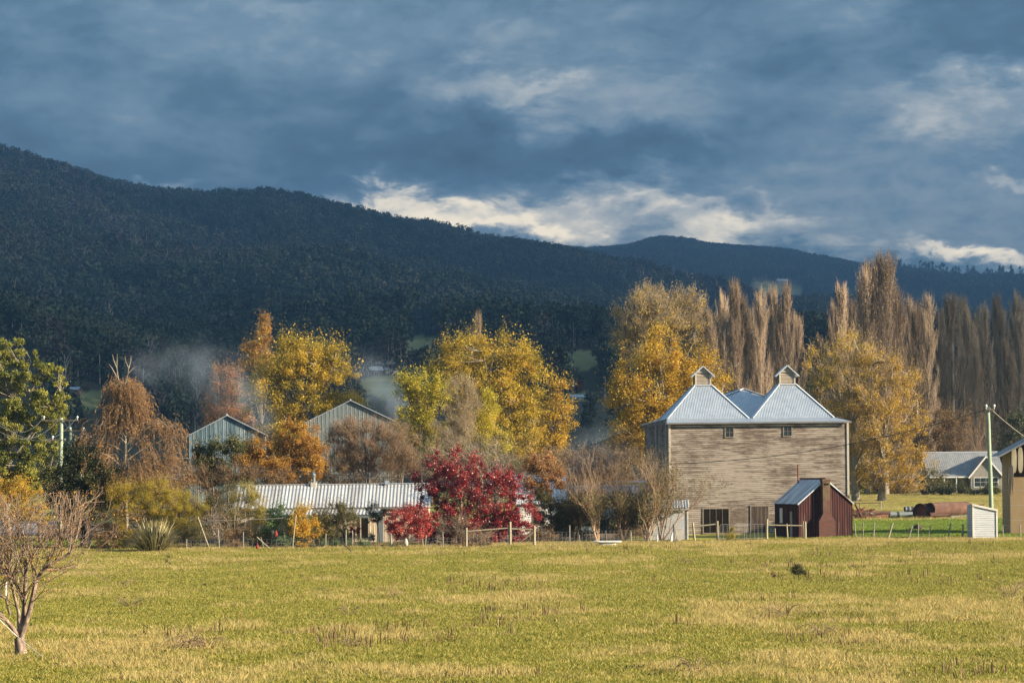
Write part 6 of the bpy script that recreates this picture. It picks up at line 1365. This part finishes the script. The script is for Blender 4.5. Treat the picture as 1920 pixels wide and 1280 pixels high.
def forest_proto(kind, seed):
    global rng; keep = rng; rng = np.random.default_rng(seed); H = 1.0
    if kind == 'bare':
        sg = [frusta([[0, 0, 0], [0, 0, .5]], [[0, 0, .5], [.03, 0, 1]], [.016, .012], [.012, .004], 4)]
        for i in range(9):
            z = rng.uniform(.4, .95); a = rng.uniform(0, 6.28); l = rng.uniform(.12, .28); sg.append(frusta([[0, 0, z]], [[math.cos(a) * l * .6, math.sin(a) * l * .6, z + l]], .007, .003, 3))
        V, Fc = join(sg); me = mesh_np('bare_%d' % seed, V, Fc, M['ghosttrunk']); rng = keep; return me
    nb = {'gum': 7, 'tall': 6, 'low': 5}[kind]; W = {'gum': .30, 'tall': .2, 'low': .42}[kind]; z0 = {'gum': .42, 'tall': .4, 'low': .25}[kind]
    B = [(rng.uniform(-.6, .6) * W, rng.uniform(-.6, .6) * W, z0 + (1 - z0) * (i + .5) / nb, W * rng.uniform(.45, .8), W * rng.uniform(.45, .8), (1 - z0) * rng.uniform(.10, .2)) for i in range(nb)]
    C, ci = inblobs(B, 26, .4); n = 210; i = rng.integers(0, 26, n); L = C[i] + rng.normal(size=(n, 3)) * W * .15
    V, Fc = leafquads(L, .05, .7); t = np.clip(.5 + rng.normal(size=n) * .3, 0, 1)
    tv, tf = frusta([[0, 0, -.05]], [[0, 0, .85]], .018, .006, 4)
    V2, F2 = join([(V, Fc), (tv, tf)]); me = mesh_np('forest_%s_%d' % (kind, seed), V2, F2, FM[0], np.concatenate([t, np.zeros(len(tf))])); me.materials.append(M['ghosttrunk'])
    mi = np.zeros(len(F2), np.int32); mi[n:] = 1; me.polygons.foreach_set('material_index', mi); rng = keep; return me
protos = [forest_proto('gum', 11), forest_proto('gum', 12), forest_proto('gum', 13), forest_proto('tall', 14), forest_proto('tall', 15), forest_proto('low', 16), forest_proto('low', 17), forest_proto('bare', 18), forest_proto('bare', 19)]
gr = forest_proto('gum', 20); gr.materials[0] = FM[1]; protos.append(gr)
def forest():
    n = 150000; u = rng.uniform(-.25, .25, n); Y = np.sqrt(rng.uniform(560 ** 2, 4260 ** 2, n)); keepp = np.where(Y < 2650, rng.random(n) < 1.0, rng.random(n) < .75); u, Y = u[keepp], Y[keepp]
    X = u * Y; Z = hz(X, Y); v = (Z - CH) / Y; h = np.where(Y < 1000, rng.uniform(9, 15, len(u)), rng.uniform(11, 21, len(u)))
    bad = np.zeros(len(u), bool)
    for f in (0, .5, 1): bad |= clearmask(u, v + f * h / Y, 3) > 0
    dens = fbm(X / 160, Y / 220, 3, 21); bad |= (Y < 900) & (dens < .38)
    ub = np.linspace(-.26, .26, 300); yb = np.linspace(430, 4300, 400); UU, YY = np.meshgrid(ub, yb); VV = (hz(UU * YY, YY) - CH) / YY; CM = np.maximum.accumulate(VV, 0)
    iu = np.clip(((u + .26) / .52 * 299).astype(int), 0, 299); iy = np.clip(((Y - 430) / 3870 * 399).astype(int) - 1, 0, 399)
    bad |= (v + h / Y) < CM[iy, iu] - .0006
    ok = ~bad; X, Y, Z, h = X[ok], Y[ok], Z[ok], h[ok]; n = len(X)
    grey = fbm(X / 260, Y / 260, 3, 31); k = rng.random(n); idx = rng.integers(0, 5, n); idx[k < .16] = 5; idx[(k > .16) & (k < .30)] = 6
    b_ = (k > .80) & (grey > .50) & (Y < 2600); idx[b_] = rng.integers(7, 9, b_.sum()); g_ = (k > .55) & (k < .8) & (grey > .48); idx[g_] = 9
    w_ = rng.uniform(.75, 1.15, n); w_[idx >= 7] = 1
    # taller ragged trees standing along the right skyline
    m1 = 300; u1 = rng.uniform(-.24, -.02, m1); Y1 = rng.uniform(2540, 2610, m1); k1 = fbm(u1 * 60, u1 * 0, 3, 77) > .45; u1, Y1 = u1[k1], Y1[k1]; m1 = len(u1)
    X = np.concatenate([X, u1 * Y1]); Y = np.concatenate([Y, Y1]); Z = np.concatenate([Z, hz(u1 * Y1, Y1)]); h = np.concatenate([h, 10 + 22 * rng.random(m1) ** 2.2]); idx = np.concatenate([idx, rng.choice([0, 1, 2, 3, 4, 7], m1)]); w_ = np.concatenate([w_, rng.uniform(.4, .75, m1)])
    m = 70; us = rng.uniform(.165, .225, m); Ys = rng.uniform(4120, 4210, m)
    X = np.concatenate([X, us * Ys]); Y = np.concatenate([Y, Ys]); Z = np.concatenate([Z, hz(us * Ys, Ys)]); h = np.concatenate([h, rng.uniform(24, 40, m)]); idx = np.concatenate([idx, rng.integers(3, 5, m)]); w_ = np.concatenate([w_, rng.uniform(.4, .7, m)])
    n = len(X); print('forest', n)
    rot = np.zeros((n, 3)); rot[:, 2] = rng.uniform(0, 6.28, n)
    scatter('forest', np.stack([X, Y, Z - .3], 1), rot, np.stack([h * w_, h * w_, h], 1), idx, protos, 'dark gum forest covering the hills')
forest()

# ---- grass
def tuft(kind, seed):
    global rng; keep = rng; rng = np.random.default_rng(seed)
    nb, h0, h1, sp, wd, ln = {'green': (40, .04, .12, .18, .010, .9), 'dry': (24, .08, .26, .20, .006, .85), 'dock': (6, .2, .5, .10, .013, .25), 'weed': (26, .04, .13, .10, .022, 1.3), 'lawn': (40, .04, .12, .18, .010, .9)}[kind]
    a = rng.uniform(0, 6.28, nb); b0 = np.stack([rng.normal(size=nb) * sp, rng.normal(size=nb) * sp, np.full(nb, -.02)], 1); h = rng.uniform(h0, h1, nb); le = rng.uniform(0, ln, nb); d = np.stack([np.cos(a), np.sin(a), np.zeros(nb)], 1); a2 = rng.uniform(0, 6.28, nb); s = np.stack([np.cos(a2), np.sin(a2), np.zeros(nb)], 1) * wd
    m_ = b0 + d * (h * le * .35)[:, None] + np.array([0, 0, .62]) * h[:, None]; e = b0 + d * (h * le)[:, None] + np.array([0, 0, 1.]) * h[:, None]
    if kind == 'dock': V = np.stack([b0 - s * .4, b0 + s * .4, m_ + s * 1.2, e + s * .4, e - s * .4, m_ - s * 1.2], 1).reshape(-1, 3)
    else: V = np.stack([b0 - s, b0 + s, m_ + s * .8, e + s * .15, e - s * .15, m_ - s * .8], 1).reshape(-1, 3)
    Fc = np.arange(6 * nb).reshape(nb, 6); t = rng.random(nb); me = mesh_np('%s_tuft_%d' % (kind, seed), V, Fc, LM[{'green': 'green', 'dry': 'straw', 'dock': 'dock', 'weed': 'darkgreen', 'lawn': 'lawn'}[kind]], t); rng = keep; return me
def patch(x, y): return .5 + .85 * (.5 * fbm(x / 8.0, y / 11.0, 3, 41) + .5 * fbm(x / 1.9, y / 2.6, 3, 42) - .5)
def field_pts(n, y0, y1, um, p=1.35):
    """more points near the camera"""
    t = rng.random(n); Y = (y0 ** (2 - p) + t * (y1 ** (2 - p) - y0 ** (2 - p))) ** (1 / (2 - p)); u = rng.uniform(-um, um, n); return u * Y, Y
def put_grass(name, label, X, Y, kind, smin, smax, nprot=5, z=1.0, mul=1.0):
    n = len(X); rot = np.zeros((n, 3)); rot[:, 2] = rng.uniform(0, 6.28, n); s = rng.uniform(smin, smax, n) * mul
    scatter(name, np.stack([X, Y, gz(X, Y)], 1), rot, np.stack([s, s, s * z * rng.uniform(.7, 1.2, n)], 1), rng.integers(0, nprot, n), [tuft(kind, 50 + i) for i in range(nprot)], label)
X, Y = field_pts(180000, 50, 186, .295); pt = patch(X, Y); k = (pt < .66 + rng.normal(size=len(X)) * .08)
put_grass('grass', 'short green paddock grass', X[k], Y[k], 'green', .7, 1.5)
X, Y = field_pts(132000, 50, 186, .295); pt = patch(X, Y); k = (pt > .53 + rng.normal(size=len(X)) * .09)
put_grass('dry_grass', 'straw coloured dry grass in the paddock', X[k], Y[k], 'dry', .5, 1.2, mul=np.clip(.25 + 5.5 * (pt[k] - .46), .42, 1.08))
X, Y = field_pts(6200, 52, 186, .295); bia = (X / Y > .10) * .10 + (Y > 110) * .02; pt = fbm(X / 5, Y / 6, 3, 55) + bia; k = pt > .66
put_grass('dock_stalks', 'brown dock stalks standing in the paddock', X[k], Y[k], 'dock', .4, 1.1)
X, Y = field_pts(4500, 52, 180, .295); pt = fbm(X / 4, Y / 5, 3, 66); k = pt > .5
put_grass('weeds', 'dark low tufts for small shadows in the paddock grass', X[k], Y[k], 'weed', .6, 1.6, z=.8)  # dark green tufts stand in for small shadows in the grass
X, Y = field_pts(30000, 184, 238, .295, 1.0); k = (X / Y > .135) | (X / Y < -.165) & (Y < 205); put_grass('yard_grass', 'bright green grass of the yard', X[k], Y[k], 'lawn', .9, 1.8)
X, Y = field_pts(9000, 176, 190, .25, 1.0); k = (X / Y > -.15) & (X / Y < .24); X, Y = X[k], Y[k]; Y = 175 + (Y - 176) * .5; put_grass('verge_grass', 'dry verge grass along the fences', X, Y, 'dry', .6, 1.3)
X, Y = field_pts(5200, 226, 236, .25, 1.0); k = (X / Y > .145) & (fbm(X / 1.5, Y / 1.5, 2, 88) > .47); put_grass('rank_grass', 'rank dry grass growing round the dumped pipes', X[k], Y[k], 'dry', .9, 2.0)
X, Y = field_pts(19000, 236, 340, .295, 1.0); k = (X / Y > .12); put_grass('far_grass', 'yellow grass beyond the pipes', X[k], Y[k], 'dry', .8, 1.6, z=.6)

# ---------------------------------------------------------------- smoke, haze and the cloud bank that shades the hills
def smoke(label, pts, dens, Y, scale=.35, seed=0.):
    mb = MB(); P_ = [P(x, y, Y + d) for x, y, r, d in pts]; rs = [r / F * Y for x, y, r, d in pts]; lo = [min(c[k] - 2.2 * r for c, r in zip(P_, rs)) for k in range(3)]; hi = [max(c[k] + 2.2 * r for c, r in zip(P_, rs)) for k in range(3)]; mb.box(lo[0], hi[0], lo[1], hi[1], lo[2], hi[2])
    m = bpy.data.materials.new('smoke'); m.use_nodes = True; t = NT(m.node_tree); m.node_tree.nodes.clear()
    out = t.n('ShaderNodeOutputMaterial'); pv = t.n('ShaderNodeVolumePrincipled'); pos = t.n('ShaderNodeNewGeometry').outputs['Position']
    of = t.n('ShaderNodeVectorMath', operation='ADD'); t.put(of.inputs[0], pos); of.inputs[1].default_value = (seed, seed, seed)
    nz = t.noise(t.scale(of.outputs[0], (1, 1, .8)), scale, 5, .62, .8); acc = None
    for c, r in zip(P_, rs):
        d = t.n('ShaderNodeVectorMath', operation='DISTANCE'); t.put(d.inputs[0], pos); d.inputs[1].default_value = tuple(c)
        k = t.m('DIVIDE', d.outputs['Value'], r * .8); g = t.m('EXPONENT', t.m('MULTIPLY', t.m('MULTIPLY', k, k), -1.0)); g = t.m('MULTIPLY', g, min(1.6, 1.3 / r))
        acc = g if acc is None else t.m('ADD', acc, g)
    pv.inputs['Color'].default_value = (.62, .78, .97, 1); t.put(pv.inputs['Density'], t.m('MULTIPLY', t.m('MULTIPLY', t.mapr(nz, .40, .72), acc), dens)); pv.inputs['Density Attribute'].default_value = ''; pv.inputs['Temperature Attribute'].default_value = ''
    t.t.links.new(pv.outputs[0], out.inputs['Volume'])
    o = mb.build('smoke', m); return tag(o, label, kind='stuff')
smoke('blue white smoke drifting from behind the blue grey shed', [(505, 825, 14, 0), (490, 790, 26, 0), (460, 750, 40, 0), (425, 715, 50, 2), (370, 690, 46, 4), (315, 684, 36, 6), (270, 690, 28, 8)], .26, 262, .28)
smoke('small blue smoke puff beside the pale grey shed gable', [(765, 792, 12, 0), (752, 772, 22, 0), (736, 750, 34, 0), (712, 722, 40, 2), (685, 700, 36, 4)], .30, 262, .3, 9.)
smoke('thin smoke above the white roofed house', [(1062, 900, 8, 0), (1085, 868, 28, 0), (1120, 850, 40, 0), (1160, 840, 34, 0)], .3, 213, .3, 17.)

def haze():
    m = bpy.data.materials.new('haze'); m.use_nodes = True; t = NT(m.node_tree); m.node_tree.nodes.clear()
    out = t.n('ShaderNodeOutputMaterial'); pv = t.n('ShaderNodeVolumePrincipled'); pv.inputs['Color'].default_value = (.34, .64, 1.0, 1); pv.inputs['Anisotropy'].default_value = .72; pv.inputs['Density'].default_value = 2.3e-4
    pv.inputs['Density Attribute'].default_value = ''; pv.inputs['Temperature Attribute'].default_value = ''; t.t.links.new(pv.outputs[0], out.inputs['Volume'])
    try: m.cycles.homogeneous_volume = True
    except Exception: pass
    zmin = -1.5
    b2 = MB().box(-2100, 2100, -90, 5200, zmin, 640); o = b2.build('haze', m); o.display_type = 'WIRE'; return tag(o, 'thin blue air haze', kind='stuff')
haze()
def shade_clouds():
    """unseen low cloud bank added between the sun and the hills to shade them"""
    s = np.array(SV); zc = 1150.0
    gx = np.linspace(-1, 1, 70); gy = np.linspace(0, 1, 90); V = []
    n = 0
    yy = 445 + (gy ** 1.3) * 4300
    X0 = np.stack([gx * (y * .34 + 260) for y in yy]); Y0 = np.repeat(yy[:, None], 70, 1)
    Y0 = Y0 - 95 * np.clip((X0 - 48) / 18, 0, 1) * np.clip(1 - gy[:, None] * 3, 0, 1); t = (zc - 30) / s[2]; top, bot = [], []  # near edge pulled forward to put the right-hand poplars in shade
    edge = np.minimum(1, np.minimum((1 - np.abs(gx))[None, :] * 9, gy[:, None] * 25 + .0))
    X = X0 + s[0] * t; Yw = Y0 + s[1] * t
    th_ = 25 + 190 * fbm(X / 500, Yw / 500, 4, 71) * edge
    Vt = np.stack([X, Yw, zc + th_], -1).reshape(-1, 3); Vb = np.stack([X, Yw, zc - 12 - 60 * fbm(X / 240, Yw / 240, 4, 72) * edge], -1).reshape(-1, 3)
    i = np.arange(89 * 70).reshape(89, 70)[:, :-1].ravel(); Ft = np.stack([i, i + 1, i + 71, i + 70], 1); N = len(Vt); Fb = Ft[:, ::-1] + N
    ring = [j for j in range(70)] + [69 + 70 * j for j in range(1, 90)] + [89 * 70 + j for j in range(68, -1, -1)] + [70 * j for j in range(88, 0, -1)]; ring = np.array(ring); r2 = np.roll(ring, -1); Fs = np.stack([ring, ring + N, r2 + N, r2], 1)
    m = pm('cloud', [(.5, .52, .56), (.7, .71, .72)], .002, rough=1, spec=0)
    t = NT(m.node_tree); tp = t.n('ShaderNodeBsdfTransparent'); mx = t.n('ShaderNodeMixShader'); mx.inputs[0].default_value = .40
    t.t.links.new(t.t.nodes['Principled BSDF'].outputs[0], mx.inputs[1]); t.t.links.new(tp.outputs[0], mx.inputs[2]); t.t.links.new(mx.outputs[0], t.t.nodes['Material Output'].inputs[0])
    o = link('shade_clouds', mesh_np('shade_clouds', np.concatenate([Vt, Vb]), np.concatenate([Ft, Fb, Fs]), m, None, True)); tag(o, 'unseen grey cloud bank added to shade the hills', kind='structure')
shade_clouds()
